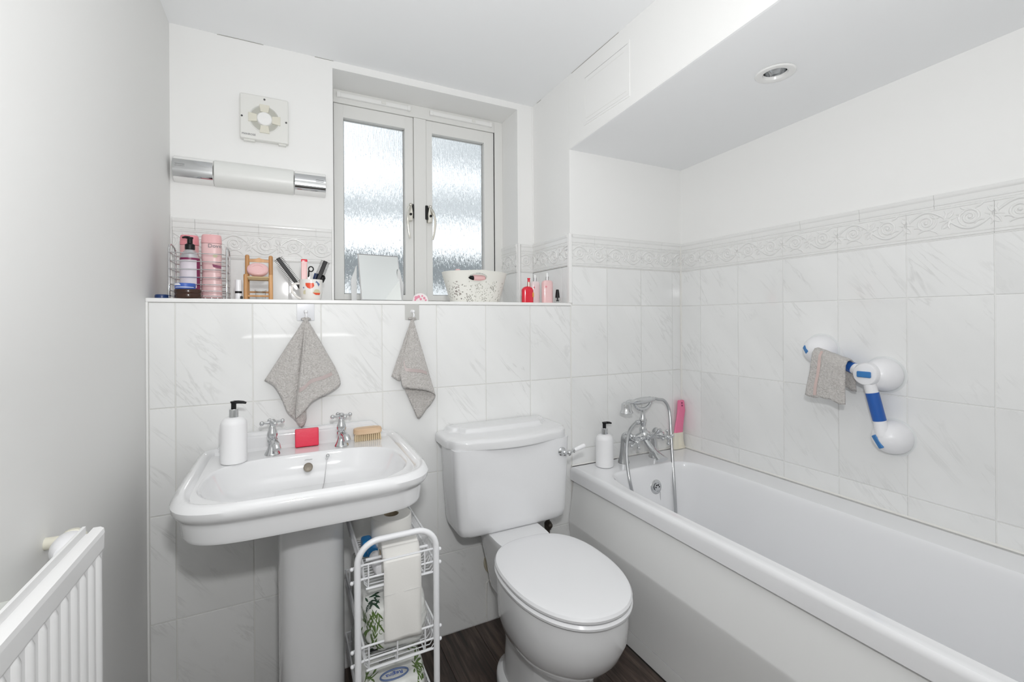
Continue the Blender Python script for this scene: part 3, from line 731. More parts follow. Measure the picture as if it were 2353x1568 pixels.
MB().tube(smooth_path([(1.306, yc, hz + .001), (1.288, yc, hz + .003), (1.272, yc, hz + .002), (1.263, yc, hz - .008)], 4), 0.010, 14).lathe([(0.0001, 0.002), (0.010, 0.0), (0.021, -0.008), (0.0225, -0.020), (0.0235, -0.034), (0.0290, -0.046), (0.0280, -0.0475), (0.0001, -0.044)], (1.262, yc, hz + .004), 24, cap=False).build('shower_rose', CHROME, hs)
b = MB().tube(smooth_path([(1.398, yc, hz + .004), (1.425, yc, hz + .006), (1.4473, -0.0833, 0.8208), (1.4857, -0.085, 0.8098), (1.505, -0.095, 0.7634), (1.4892, -0.12, 0.6603), (1.4707, -0.145, 0.5704), (1.4491, -0.175, 0.4663), (1.4322, -0.2, 0.3372), (1.415, -0.215, 0.24), (1.36, -0.235, 0.195), (1.27, -0.235, 0.21), (1.205, -0.22, 0.30), (1.1966, -0.205, 0.4198), (1.1877, -0.2, 0.4857), (1.1831, -0.19, 0.5334), (1.1979, -0.16, 0.5946), (1.2243, -0.13, 0.657), (1.2583, -0.105, 0.6997), (1.3012, -0.09, 0.7242), (1.330, yc, 0.7275)], 8), 0.0068, 12)
b.build('shower_hose', HOSE, t)
for cx_, dd in ((1.404, 1), (1.336, -1)): MB().lathe_dir([(0.0085, 0), (0.0105, 0.004), (0.0105, 0.016), (0.008, 0.02)], (cx_, yc, hz + .004 if dd > 0 else 0.728), (dd, 0, 0.03), 14).build('hose_nut', CHROME, t)

# ------------------------------------------------------------------ pump dispensers
def pump_bottle(base, r, h, label, dirx, colr, sc_=1.0):
    x, y, z = base; t = thing('soap_dispenser', label, 'soap dispenser', base)
    k = r / 0.034
    MB().lathe([(0.0001, 0), (r - .003, 0), (r - 0.001, .001), (r, .004), (r, h - 0.020 * k), (r - .003 * k, h - .010 * k), (r - .009 * k, h - .003 * k), (r - .016 * k, h), (0.0001, h)], base, 40, cap=False).build('bottle', MATTE, t)
    MB().lathe([(0.0001, h - .001), (0.0118 * k, h - .001), (0.0118 * k, h + .022 * k), (0.0105 * k, h + .024 * k), (0.0001, h + .024 * k)], base, 24, cap=False).build('collar', colr, t)
    b = MB().lathe([(0.0066 * k, h + .023 * k), (0.0066 * k, h + .040 * k), (0.0085 * k, h + .0425 * k), (0.0085 * k, h + .046 * k), (0.001, h + .047 * k)], base, 18)
    d = Vector(dirx).normalized()
    p = Vector((x, y, z + h + .043 * k))
    b.tube([p, p + d * .012 * k, p + d * .024 * k + Vector((0, 0, -.0015 * k)), p + d * .032 * k + Vector((0, 0, -.004 * k))], [0.005 * k, .0048 * k, .0042 * k, .003 * k], 10)
    b.build('pump_head', BLACK, t)
    return t
pump_bottle((-0.214, -0.135, 0.7905), 0.0335, 0.128, 'white soap dispenser with black pump head on the washbasin', (1, -0.1, 0), CHROME)
pump_bottle((1.157, -0.062, 0.5535), 0.0385, 0.137, 'white soap dispenser with black pump head on the bath corner', (1, -0.05, 0), CHROME)

# ------------------------------------------------------------------ washbasin with pedestal
bcx, bcy = -0.021, -0.268
t = thing('washbasin', 'white ceramic pedestal washbasin with a rolled front rim', 'washbasin', (bcx, bcy, 0))
NB = 128
def bo(ins, z, k=1.0):
    return sup(bcx, bcy, (0.293 - ins) * k, (0.266 - ins) * k, 5.0, z, NB, n2=14, b2=(0.263 - ins * 0.4) * k)
def bi(s, z, dy=0.0):
    return sup(bcx, -0.308 + dy, 0.247 * s, 0.180 * s, 2.5, z, NB, n2=3.0, b2=0.176 * s)
def mixr(a, b_, k): return [tuple(p[i_] * (1 - k) + q[i_] * k for i_ in range(3)) for p, q in zip(a, b_)]
dz_ = 0.790
rs = [bi(0.10, 0.6935, 0.0), bi(0.35, 0.6945, 0.0), bi(0.60, 0.699), bi(0.76, 0.707), bi(0.86, 0.721), bi(0.92, 0.739), bi(0.96, 0.758), bi(0.99, 0.777), bi(1.0, 0.784), bi(1.015, 0.7885), bi(1.03, dz_ - 0.0005)]
rs += [mixr(bi(1.03, dz_), bo(0.037, dz_), 0.5), bo(0.037, dz_), bo(0.034, dz_ + 0.001), bo(0.031, dz_ + 0.006), bo(0.024, dz_ + 0.0125), bo(0.015, dz_ + 0.015), bo(0.006, dz_ + 0.011), bo(0.0, dz_ + 0.001), bo(0.001, dz_ - 0.010), bo(0.006, dz_ - 0.020), bo(0.013, dz_ - 0.026), bo(0.0145, dz_ - 0.031), bo(0.016, dz_ - 0.038), bo(0.019, dz_ - 0.066), bo(0.022, dz_ - 0.074), bo(0.030, dz_ - 0.0775), bo(0.042, dz_ - 0.076), bo(0.048, dz_ - 0.070), bo(0.0, 0.708, 0.80), bo(0.0, 0.690, 0.66), bo(0.0, 0.682, 0.46), bo(0.0, 0.66, 0.28)]
bas = MB().rings(rs, True, True, True).build('basin', CERAMIC, t)
# upstand at the wall
rs = []
for i_ in range(49):
    u = -0.272 + (0.232 + 0.272) * i_ / 48
    e = min(1, (u + 0.272) / 0.055, (0.232 - u) / 0.055); hh = dz_ + 0.012 + 0.042 * (math.sin(e * PI / 2) ** 1.3); e2 = max(e, 0)
    rs.append([(u, -0.004, dz_ - .01), (u, -0.004, hh - .003), (u, -0.007, hh), (u, -0.016, hh), (u, -0.020, hh - .003), (u, -0.0215, hh - .010), (u, -0.0285, hh - .013), (u, -0.0300, hh - .017), (u, -0.033, dz_ + .008), (u, -0.040, dz_ + .0015), (u, -0.046, dz_ - .004)])
MB().rings(rs, True, True, True).build('upstand', CERAMIC, t)
pd = lambda k, z, n=3.2, kb=None: sup(-0.016, -0.205, 0.086 * k, 0.105 * (kb or k), n, z, 56)
MB().rings([pd(1.25, 0, 3), pd(1.25, 0.02, 3), pd(1.12, 0.05), pd(1.02, 0.10), pd(1, 0.16), pd(1, 0.66), pd(1.02, 0.69), pd(1.08, 0.705)], True, True, True).build('pedestal', CERAMIC, t)
ovp = Vector((-0.022, -0.1555, 0.752))
MB().lathe_dir([(0.013, -0.004), (0.013, 0.0035), (0.0115, 0.0045), (0.0105, 0.0028), (0.0001, -0.001)], ovp, (0, -1, 0.45), 24, False).build('overflow_hole', mat('overflow_brass', (0.35, 0.31, 0.26), 0.3, 0.6), t)
st_ = MB().ball((0.034, -0.142, 0.7755), 0.0058).lathe_dir([(0.004, 0), (0.003, 0.012)], (0.034, -0.142, 0.776), (-0.3, -0.3, -0.8), 10).build('chain_stay', CHROME, t)
MB().tube([(0.031, -0.146, 0.768), (0.026, -0.165, 0.738), (0.020, -0.195, 0.713), (0.010, -0.24, 0.702), (0.0, -0.30, 0.698)], 0.0012, 6).build('plug_chain', BRUSHED, st_)
MB().tube([(-0.031, -0.1462, 0.7725), (-0.024, -0.1462, 0.7732), (-0.017, -0.1462, 0.7725), (-0.010, -0.1462, 0.7732)], 0.0008, 6).build('glaze_mark', mat('faint_grey_mark', (0.5, 0.5, 0.51), 0.3), t)

# pillar taps
def pillar_tap(x, y, label, ang):
    z = dz_; t = thing('pillar_tap', label, 'tap', (x, y, z), 'basin taps')
    b = MB().lathe([(0.0001, 0), (0.0215, 0), (0.021, .003), (0.0165, .012), (0.0125, .022), (0.0115, .030), (0.0130, .036), (0.0145, .040), (0.0145, .046), (0.0115, .049), (0.0135, .053), (0.0148, .058), (0.0135, .066), (0.0105, .074), (0.0098, .082), (0.0085, .086), (0.006, .088)], (x, y, z), 24, cap=False)
    b.build('body', CHROME, t)
    d = Vector((math.sin(ang), -math.cos(ang), 0)); c = Vector((x, y, z + .036))
    b = MB().tube(smooth_path([c, c + d * .018 + Vector((0, 0, .004)), c + d * .036 + Vector((0, 0, -.001)), c + d * .047 + Vector((0, 0, -.014))], 5), [0.010] * 5 + [.0105] * 5 + [.0115] * 6, 16)
    b.build('spout', CHROME, t)
    h = Vector((x, y, z + .096)); b = MB().lathe([(0.006, .086), (0.008, .090), (0.0095, .096), (0.008, .103), (0.005, .105), (0.001, .1055)], (x, y, z), 18)
    for k in range(4):
        a = k * PI / 2 + ang; e = h + Vector((math.cos(a), math.sin(a), 0)) * 0.0285
        b.tube([h, h + (e - h) * .35, h + (e - h) * .75, e], [.0055, .004, .0034, .0045], 10).ball(e, 0.0068)
    b.build('crosshead', CHROME, t)
pillar_tap(-0.118, -0.096, 'chrome crosshead basin tap left of the red soap', 0.28)
pillar_tap(0.079, -0.096, 'chrome crosshead basin tap right of the red soap', 0.28)

# soap bar, nail brush
b = MB().box(-0.0345, 0.0345, -0.0115, 0.0115, 0, 0.0565, 0.003, 2)
o = b.build('soap_bar', RED, smooth=True); o.location = (-0.021, -0.056, dz_ + .0005); o.rotation_euler = (math.radians(-10), 0, 0)
tag(o, 'bright red rectangular soap bar standing against the basin upstand', 'soap')
t = thing('nail_brush', 'wooden nail brush with cream bristles on the right of the basin', 'brush', (0.165, -0.063, dz_ + .018))
b = MB(); T0 = Matrix.Translation((0.165, -0.063, dz_ + .0185)); b.T = T0
b.rings([sup(0, 0, 0.0455 * k, 0.0175 * k, 4, z, 36) for k, z in ((0.93, 0.004), (1, 0.007), (1, 0.018), (0.95, 0.0225), (0.8, 0.024))], True, True, True).build('handle', BEECH, t)
b = MB(); b.T = T0
for i_ in range(13):
    for j_ in range(4):
        x_, y_ = -0.039 + 0.078 * i_ / 12, -0.0125 + 0.025 * j_ / 3
        b.tube([(x_, y_, 0.006), (x_ * 1.03, y_ * 1.15, -0.018)], [0.0016, 0.0022], 6)
b.build('bristles', BRIST, t, kind='stuff')
t.rotation_euler = (0, 0, 0)

# ------------------------------------------------------------------ toilet
tcx = 0.652
t = thing('toilet', 'white close-coupled toilet with closed lid between the basin and bath', 'toilet', (tcx, -0.4, 0))
NT = 96
def egg(a, bf, bb, z, cy=-0.475, n=2.15, n2=2.6, cx=0.658): return sup(cx, cy, a, bf, n, z, NT, n2=n2, b2=bb)
def ped(a, bf, bb, z, cy=-0.42, n=2.6, n2=3): return sup(0.658, cy, a, bf, n, z, NT, n2=n2, b2=bb)
rs = [ped(0.135, 0.170, 0.21, 0.0), ped(0.135, 0.170, 0.21, 0.020), ped(0.131, 0.166, 0.205, 0.032), ped(0.116, 0.152, 0.19, 0.044), ped(0.112, 0.148, 0.18, 0.07), ped(0.111, 0.147, 0.17, 0.150), ped(0.113, 0.152, 0.18, 0.185, n=2.4),
      egg(0.118, 0.175, 0.20, 0.198, -0.435, 2.3, 2.6), egg(0.140, 0.207, 0.21, 0.225, -0.45, 2.2, 2.6), egg(0.155, 0.226, 0.215, 0.265, -0.465), egg(0.163, 0.238, 0.215, 0.31, -0.475), egg(0.165, 0.243, 0.215, 0.355), egg(0.165, 0.243, 0.215, 0.385), egg(0.164, 0.242, 0.215, 0.398), egg(0.158, 0.236, 0.21, 0.402)]
MB().rings(rs, True, True, True).build('bowl', CERAMIC, t)
MB().rings([sup(0.654, -0.17, a_, b_, 5, z, 48) for a_, b_, z in ((0.055, 0.11, 0.20), (0.068, 0.12, 0.28), (0.082, 0.14, 0.36), (0.095, 0.150, 0.41), (0.099, 0.150, 0.43), (0.098, 0.148, 0.436))], True, True, True).build('cistern_platform', CERAMIC, t)
MB().rings([egg(0.167, 0.250, 0.213, 0.405), egg(0.173, 0.256, 0.218, 0.408), egg(0.174, 0.257, 0.218, 0.414), egg(0.169, 0.252, 0.214, 0.420)], True, True, True).build('seat', SEAT, t)
MB().rings([egg(0.167, 0.249, 0.212, 0.4215), egg(0.172, 0.255, 0.217, 0.425), egg(0.173, 0.256, 0.218, 0.432), egg(0.169, 0.252, 0.214, 0.4385), egg(0.159, 0.242, 0.204, 0.4420), egg(0.12, 0.20, 0.17, 0.4445), egg(0.02, 0.02, 0.02, 0.4455)], True, True, True).build('lid', SEAT, t)
for sx in (-.07, .07): MB().lathe([(0.011, 0), (0.011, 0.012)], (0.658 + sx, -0.262, 0.410), 16).build('hinge', WHITEP, t)
def cis(ax, cx, y0, y1, z, n=9): return sup(cx, (y0 + y1) / 2, ax, (y1 - y0) / 2, n, z, NT)
MB().rings([cis(0.185, 0.664, -0.160, -0.012, 0.436), cis(0.205, 0.664, -0.182, -0.006, 0.438), cis(0.212, 0.664, -0.189, -0.005, 0.446), cis(0.217, 0.664, -0.194, -0.004, 0.47), cis(0.226, 0.663, -0.196, -0.004, 0.60), cis(0.233, 0.663, -0.196, -0.004, 0.742)], True, True, True).build('cistern', CISTERN, t)
def lidr(ins, z):
    out = []
    pts = [(0.9115, -0.004), (0.9115, -0.105), (0.902, -0.135), (0.882, -0.172), (0.850, -0.192), (0.80, -0.200), (0.74, -0.214), (0.662, -0.221), (0.584, -0.214), (0.524, -0.200), (0.474, -0.192), (0.442, -0.172), (0.426, -0.135), (0.4175, -0.105), (0.4175, -0.004)]
    sp_ = smooth_path([(x, y, 0) for x, y in pts], 5)
    for p in sp_:
        k = 1 - ins / 0.11
        out.append((0.662 + (p.x - 0.662) * (1 - ins / 0.25), -0.004 + (p.y + 0.004) * (1 - ins / 0.215), z))
    return out
def capped(rs_): return MB().rings(rs_, True, True, True)
capped([lidr(0.010, 0.738), lidr(0.002, 0.740), lidr(0.0, 0.744), lidr(0.0, 0.762), lidr(0.002, 0.769), lidr(0.008, 0.7735), lidr(0.018, 0.7755), lidr(0.03, 0.7760)]).build('cistern_lid', CERAMIC, t)
def stepr(ins, z):
    pts = [(0.868, -0.005), (0.862, -0.045), (0.838, -0.060), (0.826, -0.085), (0.80, -0.100), (0.662, -0.106), (0.524, -0.100), (0.498, -0.085), (0.486, -0.060), (0.462, -0.045), (0.456, -0.005)]
    return [(0.662 + (p.x - 0.662) * (1 - ins / 0.21), -0.004 + (p.y + 0.004) * (1 - ins / 0.1), z) for p in smooth_path([(x, y, 0) for x, y in pts], 5)]
capped([stepr(-0.012, 0.7745), stepr(-0.004, 0.777), stepr(0.0, 0.782), stepr(0.003, 0.789), stepr(0.008, 0.7925), stepr(0.016, 0.7935)]).build('lid_step', CERAMIC, t)
# flush lever
lv = MB().lathe([(0.016, 0.0), (0.016, -0.004), (0.010, -0.010), (0.008, -0.020), (0.010, -0.026), (0.006, -0.030)], (0.852, -0.195, 0.692), 22, 'y').tube([(0.852, -0.219, 0.692), (0.872, -0.222, 0.692), (0.885, -0.222, 0.696)], [0.006, 0.005, 0.005], 12).ball((0.868, -0.224, 0.691), 0.0095).lathe_dir([(0.006, 0), (0.009, 0.003), (0.006, 0.008)], (0.884, -0.222, 0.696), (1, 0.0, 0.25), 14).build('flush_lever', CHROME, t)
MB().lathe_dir([(0.0055, 0.006), (0.007, 0.012), (0.0085, 0.035), (0.0090, 0.048), (0.0075, 0.053), (0.001, 0.054)], (0.886, -0.222, 0.6965), (1, 0.0, 0.25), 18).build('lever_grip', WHITEP, lv)
MB().lathe([(0.0055, 0), (0.0055, 0.003)], (0.520, -0.36, 0.040), 10).build('fixing_hole', BLACK, t)

# pipes behind the toilet
o = MB().tube(smooth_path([(0.668, 0.0, 0.235), (0.668, -0.03, 0.225), (0.668, -0.09, 0.20)], 5), 0.052, 24).lathe([(0.058, 0), (0.058, -0.008), (0.054, -0.010)], (0.668, -0.001, 0.235), 24, 'y').build('soil_pipe', PIPE, origin=(0.668, 0, 0.235))
tag(o, 'yellowed soil pipe entering the tiled wall behind the toilet', 'pipe')
o = MB().tube([(0.885, -0.035, 0.30), (0.885, -0.035, 0.46)], 0.008, 12).lathe([(0.013, 0), (0.015, 0.006), (0.015, 0.026), (0.012, 0.03)], (0.885, -0.035, 0.325), 14).ball((0.885, -0.05, 0.345), 0.012).tube([(0.885, -0.035, 0.30), (0.885, -0.01, 0.29), (0.885, 0.01, 0.29)], 0.008, 10).build('isolating_valve', DKMETAL, origin=(0.885, -0.035, 0.30))
tag(o, 'tarnished isolating valve and feed pipe under the cistern beside the bath', 'valve')
MB().tube([(0.620, -0.002, 0.02), (0.6195, -0.0025, 0.10), (0.622, -0.002, 0.155), (0.640, -0.002, 0.168), (0.628, -0.002, 0.20), (0.622, -0.002, 0.26), (0.632, -0.002, 0.29)], [0.002, 0.002, 0.003, 0.005, 0.003, 0.003, 0.003], 8).build('trim_14', SEALANT, kind='structure')

# ------------------------------------------------------------------ radiator
rx0, rx1, ry1, ry0, rz1, rz0 = -0.423, -0.343, -0.713, -1.50, 0.868, 0.27
t = thing('radiator', 'white panel radiator with fluted front on the left wall', 'radiator', (XL, -1.1, rz0))
b = MB().box(rx1 - 0.004, rx1 + 0.001, ry0, ry1, rz0, rz1 - 0.012, 0.001)
PIT = 0.0300; y = ry1 - 0.010
b.build('front_panel', RADI, t)
b = MB()
n_ = 0
while y - PIT > ry0:
    ya, yb2 = y, y - PIT * 0.62
    zz = rz1 - 0.0375
    rs = []
    for z, k in ((rz0 + 0.03, 0.0), (rz0 + 0.045, 1.0), (zz - 0.007, 1.0), (zz, 0.0)):
        rs.append([(rx1 + 0.0008 + 0.0048 * k * math.sin(PI * q / 8) ** 0.7, ya + (yb2 - ya) * q / 8, z) for q in range(9)])
    MB().rings(rs, False).build('flute', RADI, t)
    y -= PIT; n_ += 1
MB().box(rx1 - 0.006, rx1 + 0.004, ry0, ry1 + 0.001, rz1 - 0.036, rz1 - 0.008, 0.003).build('top_band', RADI, t)
MB().rings([[(rx1 + 0.004, y, rz1 - 0.010), (rx1 + 0.003, y, rz1 - 0.003), (rx1 - 0.001, y, rz1), (rx1 - 0.010, y, rz1), (rx1 - 0.012, y, rz1 - 0.003), (rx1 - 0.013, y, rz1 - 0.012)] for y in (ry0, ry1 + .001)], True, True, True).build('top_edge', RADI, t)
MB().box(rx1 - 0.0235, rx1 - 0.0190, ry0, ry1 + 0.002, rz0, rz1 + 0.004, 0.001).build('rear_panel', RADI, t)
MB().box(rx1 - 0.020, rx1 - 0.012, ry0, ry1, rz1 - 0.012, rz1 - 0.008).build('grille_tray', RADI, t, smooth=False)
MB().box(rx1 - 0.023, rx1 - 0.002, ry1 - 0.003, ry1 + 0.001, rz0 + 0.02, rz1 - 0.03, 0.001).build('end_panel', RADI, t)
for yy in (-0.95, -1.35): MB().box(XL - .001, rx1 - 0.022, yy - 0.02, yy + 0.02, 0.35, 0.80, 0.003).build('wall_bracket', RADI, t)
# white knob-shaped cap behind the radiator and ribbed cloth
t = thing('plastic_dome', 'white rounded plastic dome on the left wall just behind the radiator', 'fitting', (XL, -0.66, 0.825))
dd_, dc_ = (0.16, -1, 0.10), (-0.406, -0.618, 0.822)
MB().lathe_dir([(0.014, 0.016), (0.018, 0.020), (0.0210, 0.032), (0.0215, 0.055), (0.018, 0.074), (0.011, 0.085), (0.001, 0.088)], dc_, dd_, 28).build('dome', WHITEP, t)
MB().lathe_dir([(0.014, 0), (0.0185, 0.003), (0.019, 0.016), (0.014, 0.018)], dc_, dd_, 22).tube([(XL, -0.616, 0.820), (-0.406, -0.620, 0.821)], 0.010, 14).build('collar', CREAMP, t)
b = MB()
ribs = MB(); rs = []
for i_ in range(61):
    v = i_ / 60; zc = 0.800 - 0.26 * v
    off = 0.020 + 0.010 * abs(math.sin(v * 11 * PI))
    off += 0.012; h_ = lambda y: zc - 0.040 - 0.42 * (y + 0.66) * (1 if y > -1.0 else 0) + (0.143 if y <= -1.0 else 0)
    rs.append([(XL + 0.001, y_, h_(y_)) for y_ in (-0.655,)] + [(XL + off, y_, h_(y_)) for y_ in (-0.665, -0.70, -0.76, -0.85, -0.99)] + [(XL + off, -1.30, h_(-1.30)), (XL + 0.001, -1.31, h_(-1.31))])
o = ribs.rings(rs, True, True, True).build('ribbed_towel', mat('pale_ribbed_cloth', (0.80, 0.82, 0.78), 0.9), origin=(XL, -1.0, 0.57))
tag(o, 'pale ribbed towel tucked between the radiator and the left wall', 'towel')

# ------------------------------------------------------------------ trolley
tx0, tx1, tyf, tyb = 0.072, 0.268, -0.50, -0.085
t = thing('storage_trolley', 'white wire three-tier trolley between the basin pedestal and the toilet', 'trolley', (0.17, -0.30, 0))
for yy in (tyf, tyb):
    R = 0.052; zt = 0.652
    pts = [(tx0, yy, 0.02), (tx0, yy, zt - R)] + arc((tx0 + R, yy, zt - R), R, PI, PI / 2, 10)[1:] + arc((tx1 - R, yy, zt - R), R, PI / 2, 0, 10) + [(tx1, yy, 0.02)]
    MB().tube(pts, 0.0078, 14).build('end_frame', WIRE, t)
for xx in (tx0, tx1):
    for yy in (tyf, tyb): MB().lathe([(0.014, -0.007), (0.014, 0.007)], (xx, yy, 0.014), 16, 'x').build('castor', BLACK, t)
def basket(z1):
    b = MB(); x0, x1, y0, y1 = 0.088, 0.272, -0.484, -0.10; rw = 0.0021
    zb = z1 - 0.062
    def rect(ins, z, r):
        b.tube([(x0 + ins, y0, z), (x1 - ins, y0, z)], r, 8); b.tube([(x0 + ins, y1, z), (x1 - ins, y1, z)], r, 8)
        b.tube([(x0 + ins, y0, z), (x0 + ins, y1, z)], r, 8); b.tube([(x1 - ins, y0, z), (x1 - ins, y1, z)], r, 8)
    rect(0, z1, 0.0028); rect(0.002, z1 - 0.034, 0.0026)
    n = 27
    for i_ in range(n):
        yy = y0 + (y1 - y0) * (i_ + 0.5) / n
        b.tube([(x0, yy, z1), (x0 + .003, yy, zb + .012), (x0 + .012, yy, zb), (x1 - .012, yy, zb), (x1 - .003, yy, zb + .012), (x1, yy, z1)], 0.0014, 6)
    for xx in (x0 + 0.012, (x0 + x1) / 2 - 0.01, x1 - 0.03):
        b.tube([(xx, y0, z1), (xx, y0 - .001, z1 - .034), (xx, y0 + .004, zb - .001), (xx, y1 - .004, zb - .001), (xx, y1, z1)], rw, 8)
    b.tube([(x0 + .006, y0 + .002, zb), (x1 - .006, y0 + .002, zb)], 0.0028, 8)
    for xx in (tx0 - 0.012, tx1 + 0.012):
        for zz in (z1, z1 - 0.034): b.tube([(xx, tyf + 0.010, zz), (x0 if xx < 0.15 else x1, y0, zz)], 0.0032, 8); b.ball((xx, tyf + .008, zz), 0.005, 10)
    b.build('wire_basket', WIRE, t)
for z1 in (0.589, 0.387, 0.185): basket(z1)

def make_roll(x, y, z, label, r=0.055, h=0.10):
    t = thing('toilet_roll', label, 'toilet roll', (x, y, z), 'toilet rolls in the top trolley basket')
    MB().lathe([(0.021, 0.004), (0.021, 0), (r - .003, 0), (r, 0.003), (r, h - .003), (r - .003, h), (0.021, h), (0.0208, h - 0.004), (0.0208, 0.004)], (x, y, z), 44, cap=False).build('paper', PAPER, t)
    MB().lathe([(0.0209, 0.001), (0.0209, h - .001), (0.0198, h - .001), (0.0198, 0.001), (0.0209, 0.001)], (x, y, z), 30, cap=False).build('core', CARD, t)
    return t
make_roll(0.193, -0.305, 0.530, 'white toilet roll standing in the trolley with its end facing up', 0.057, 0.098)
make_roll(0.140, -0.185, 0.530, 'second white toilet roll half hidden under the basin behind the first', 0.050, 0.085)
t = thing('toilet_roll', 'horizontal toilet roll at the trolley front with paper hanging down', 'toilet roll', (0.184, -0.432, 0.60), 'toilet rolls in the top trolley basket')
rc = (-0.440, 0.578); rr_ = 0.038
b = MB().lathe([(0.018, -0.047), (rr_ - .002, -0.047), (rr_, -0.045), (rr_, 0.045), (rr_ - .002, 0.047), (0.018, 0.047)], (0.184, rc[0], rc[1]), 40, 'x', False).build('paper', PAPER, t)
MB().lathe([(0.0185, -0.0465), (0.0185, 0.0465), (0.017, 0.0465), (0.017, -0.0465)], (0.184, rc[0], rc[1]), 24, 'x', False).build('core', CARD, t)
MB().tube([(0.100, rc[0], rc[1]), (0.262, rc[0], rc[1])], 0.004, 10).build('holder_bar', WIRE, t)
path = [(rc[0] + (rr_ + .001) * math.cos(a), rc[1] + (rr_ + .001) * math.sin(a)) for a in [PI / 2 + PI / 2 * i_ / 10 for i_ in range(4, 10)]]
path += [(-0.480, 0.592), (-0.4895, 0.583), (-0.4905, 0.57), (-0.4905, 0.522), (-0.491, 0.50), (-0.4915, 0.47), (-0.4905, 0.43), (-0.490, 0.39), (-0.4895, 0.380)]
rs = []
for i_, (yy, zz) in enumerate(path):
    k = max(0, (0.60 - zz)) * 0.004
    rs.append([(0.1365 + 0.0945 * j_ / 8 + 0.000, yy + 0.0012 * math.sin(j_ * 1.1 + zz * 40) * (1 if i_ > 8 else 0), zz + (0.0 if i_ < len(path) - 1 else 0.006 * (0.5 - j_ / 8))) for j_ in range(9)])
o = MB().rings(rs, False).build('hanging_paper', PAPER, t)
mo = o.modifiers.new('thick', 'SOLIDIFY'); mo.thickness = 0.0006
MB().box(0.1365, 0.231, -0.4916, -0.4909, 0.5018, 0.5026).build('perforation', mat('paper_crease', (0.66, 0.66, 0.66), 0.9), t, smooth=False)

# tube with blue cap
t = thing('cream_tube', 'white plastic tube with a bright blue cap lying in the top trolley basket', 'tube', (0.14, -0.40, 0.54))
a = Vector((0.138, -0.452, 0.548)); b_ = Vector((0.130, -0.335, 0.556)); d = b_ - a
MB().tube([a, a + d * 0.05, a + d * 0.3, a + d * 0.62, a + d * 0.72], [0.014, 0.0175, 0.017, 0.015, 0.008], 18).build('body', WHITEP, t)
MB().tube([a + d * 0.7, a + d * 0.73, a + d * 1.0, a + d * 1.12], [0.008, 0.015, 0.014, 0.012], 16).build('cap', BLUEC, t)
o = MB().box(0.108, 0.137, -0.335, -0.29, 0.529, 0.575, 0.008, 3).build('blue_packet', BLUEC, origin=(0.12, -0.31, 0.53)); tag(o, 'small blue plastic packet in the top trolley basket behind the tube', 'packet')

# toilet-roll packs
def pack(x0, x1, y0, y1, z0, z1, label, seed):
    cx, cy, cz = (x0 + x1) / 2, (y0 + y1) / 2, (z0 + z1) / 2
    t = thing('toilet_paper_pack', label, 'toilet paper pack', (cx, cy, z0), 'toilet paper packs in the trolley')
    bm = bmesh.new(); bmesh.ops.create_cube(bm, size=1); bmesh.ops.subdivide_edges(bm, edges=bm.edges, cuts=26, use_grid_fill=True)
    for v in bm.verts:
        p = v.co * 2; q = Vector((math.copysign(abs(p.x) ** 1, p.x), p.y, p.z))
        n = 5.0; L = (abs(q.x) ** n + abs(q.y) ** n + abs(q.z) ** n) ** (1 / n); q = q / L
        pos = Vector((cx + q.x * (x1 - x0) / 2, cy + q.y * (y1 - y0) / 2, cz + q.z * (z1 - z0) / 2))
        nn = noise.fractal(Vector((pos.x * 22 + seed, pos.y * 15, pos.z * 22)), 0.8, 2, 4)
        bulge = 0.005 * math.cos((pos.y - y0) / 0.105 * 2 * PI)
        v.co = pos + q.normalized() * (nn * 0.006) + Vector((0, 0, bulge if q.z > .6 else 0))
    tree = BVHTree.FromBMesh(bm)
    mb = MB(); mb.merge(bm); mb.build('wrapping', PLASTICW, t)
    return t, tree
def drape(tree, o, d, eps=0.0008):
    h = tree.ray_cast(Vector(o), Vector(d)); return (h[0] - Vector(d).normalized() * eps) if h[0] else None
def leaf_prints(t, tree, pts, d, m, name='bamboo_print'):
    b = MB()
    for (o, du, L, wd) in pts:
        o = Vector(o); du = Vector(du).normalized(); wv = du.cross(Vector(d)).normalized(); rows = []
        for i_ in range(7):
            k = i_ / 6; ww = wd * math.sin(PI * (0.08 + 0.9 * k)) ; pr = []
            for s_ in (-1, 1):
                q = drape(tree, o + du * L * k + wv * ww * s_, d)
                if q is None: pr = None; break
                pr.append(q)
            if pr: rows.append(pr)
        if len(rows) > 1: b.rings(rows, False)
    b.build(name, m, t, kind='stuff')
rnd = random.Random(3)
tp, tr_ = pack(0.094, 0.262, -0.472, -0.125, 0.330, 0.470, 'white film-wrapped toilet paper pack with bamboo print in the middle basket', 1.0)
L_ = []
for k in range(40):
    zz = rnd.uniform(0.36, 0.455); L_.append(((rnd.uniform(0.100, 0.128), -0.52, zz), (rnd.uniform(-.8, .8), 0, -1), rnd.uniform(.014, .03), rnd.uniform(.0012, .0024)))
leaf_prints(tp, tr_, L_, (0, 1, 0), GREENL)
L_ = [((rnd.uniform(0.100, 0.130), rnd.uniform(-0.46, -0.40), 0.55), (rnd.uniform(-1, 1), rnd.uniform(-1, 1), 0), rnd.uniform(.012, .025), rnd.uniform(.0015, .003)) for k in range(30)]
leaf_prints(tp, tr_, L_, (0, 0, -1), GREEND, 'leaf_print')
L_ = [((0.045, rnd.uniform(-0.46, -0.30), rnd.uniform(0.36, 0.45)), (0, rnd.uniform(-1, 1), -1.3), rnd.uniform(.014, .03), rnd.uniform(.0015, .003)) for k in range(34)]
leaf_prints(tp, tr_, L_, (1, 0, 0), GREENL)
q = drape(tr_, (0.128, -0.52, 0.350), (0, 1, 0)); 
MB().box(0.104, 0.126, q.y - .001, q.y, 0.352, 0.3555).build('barcode_strip', BLACK, tp, smooth=False)
b = MB()
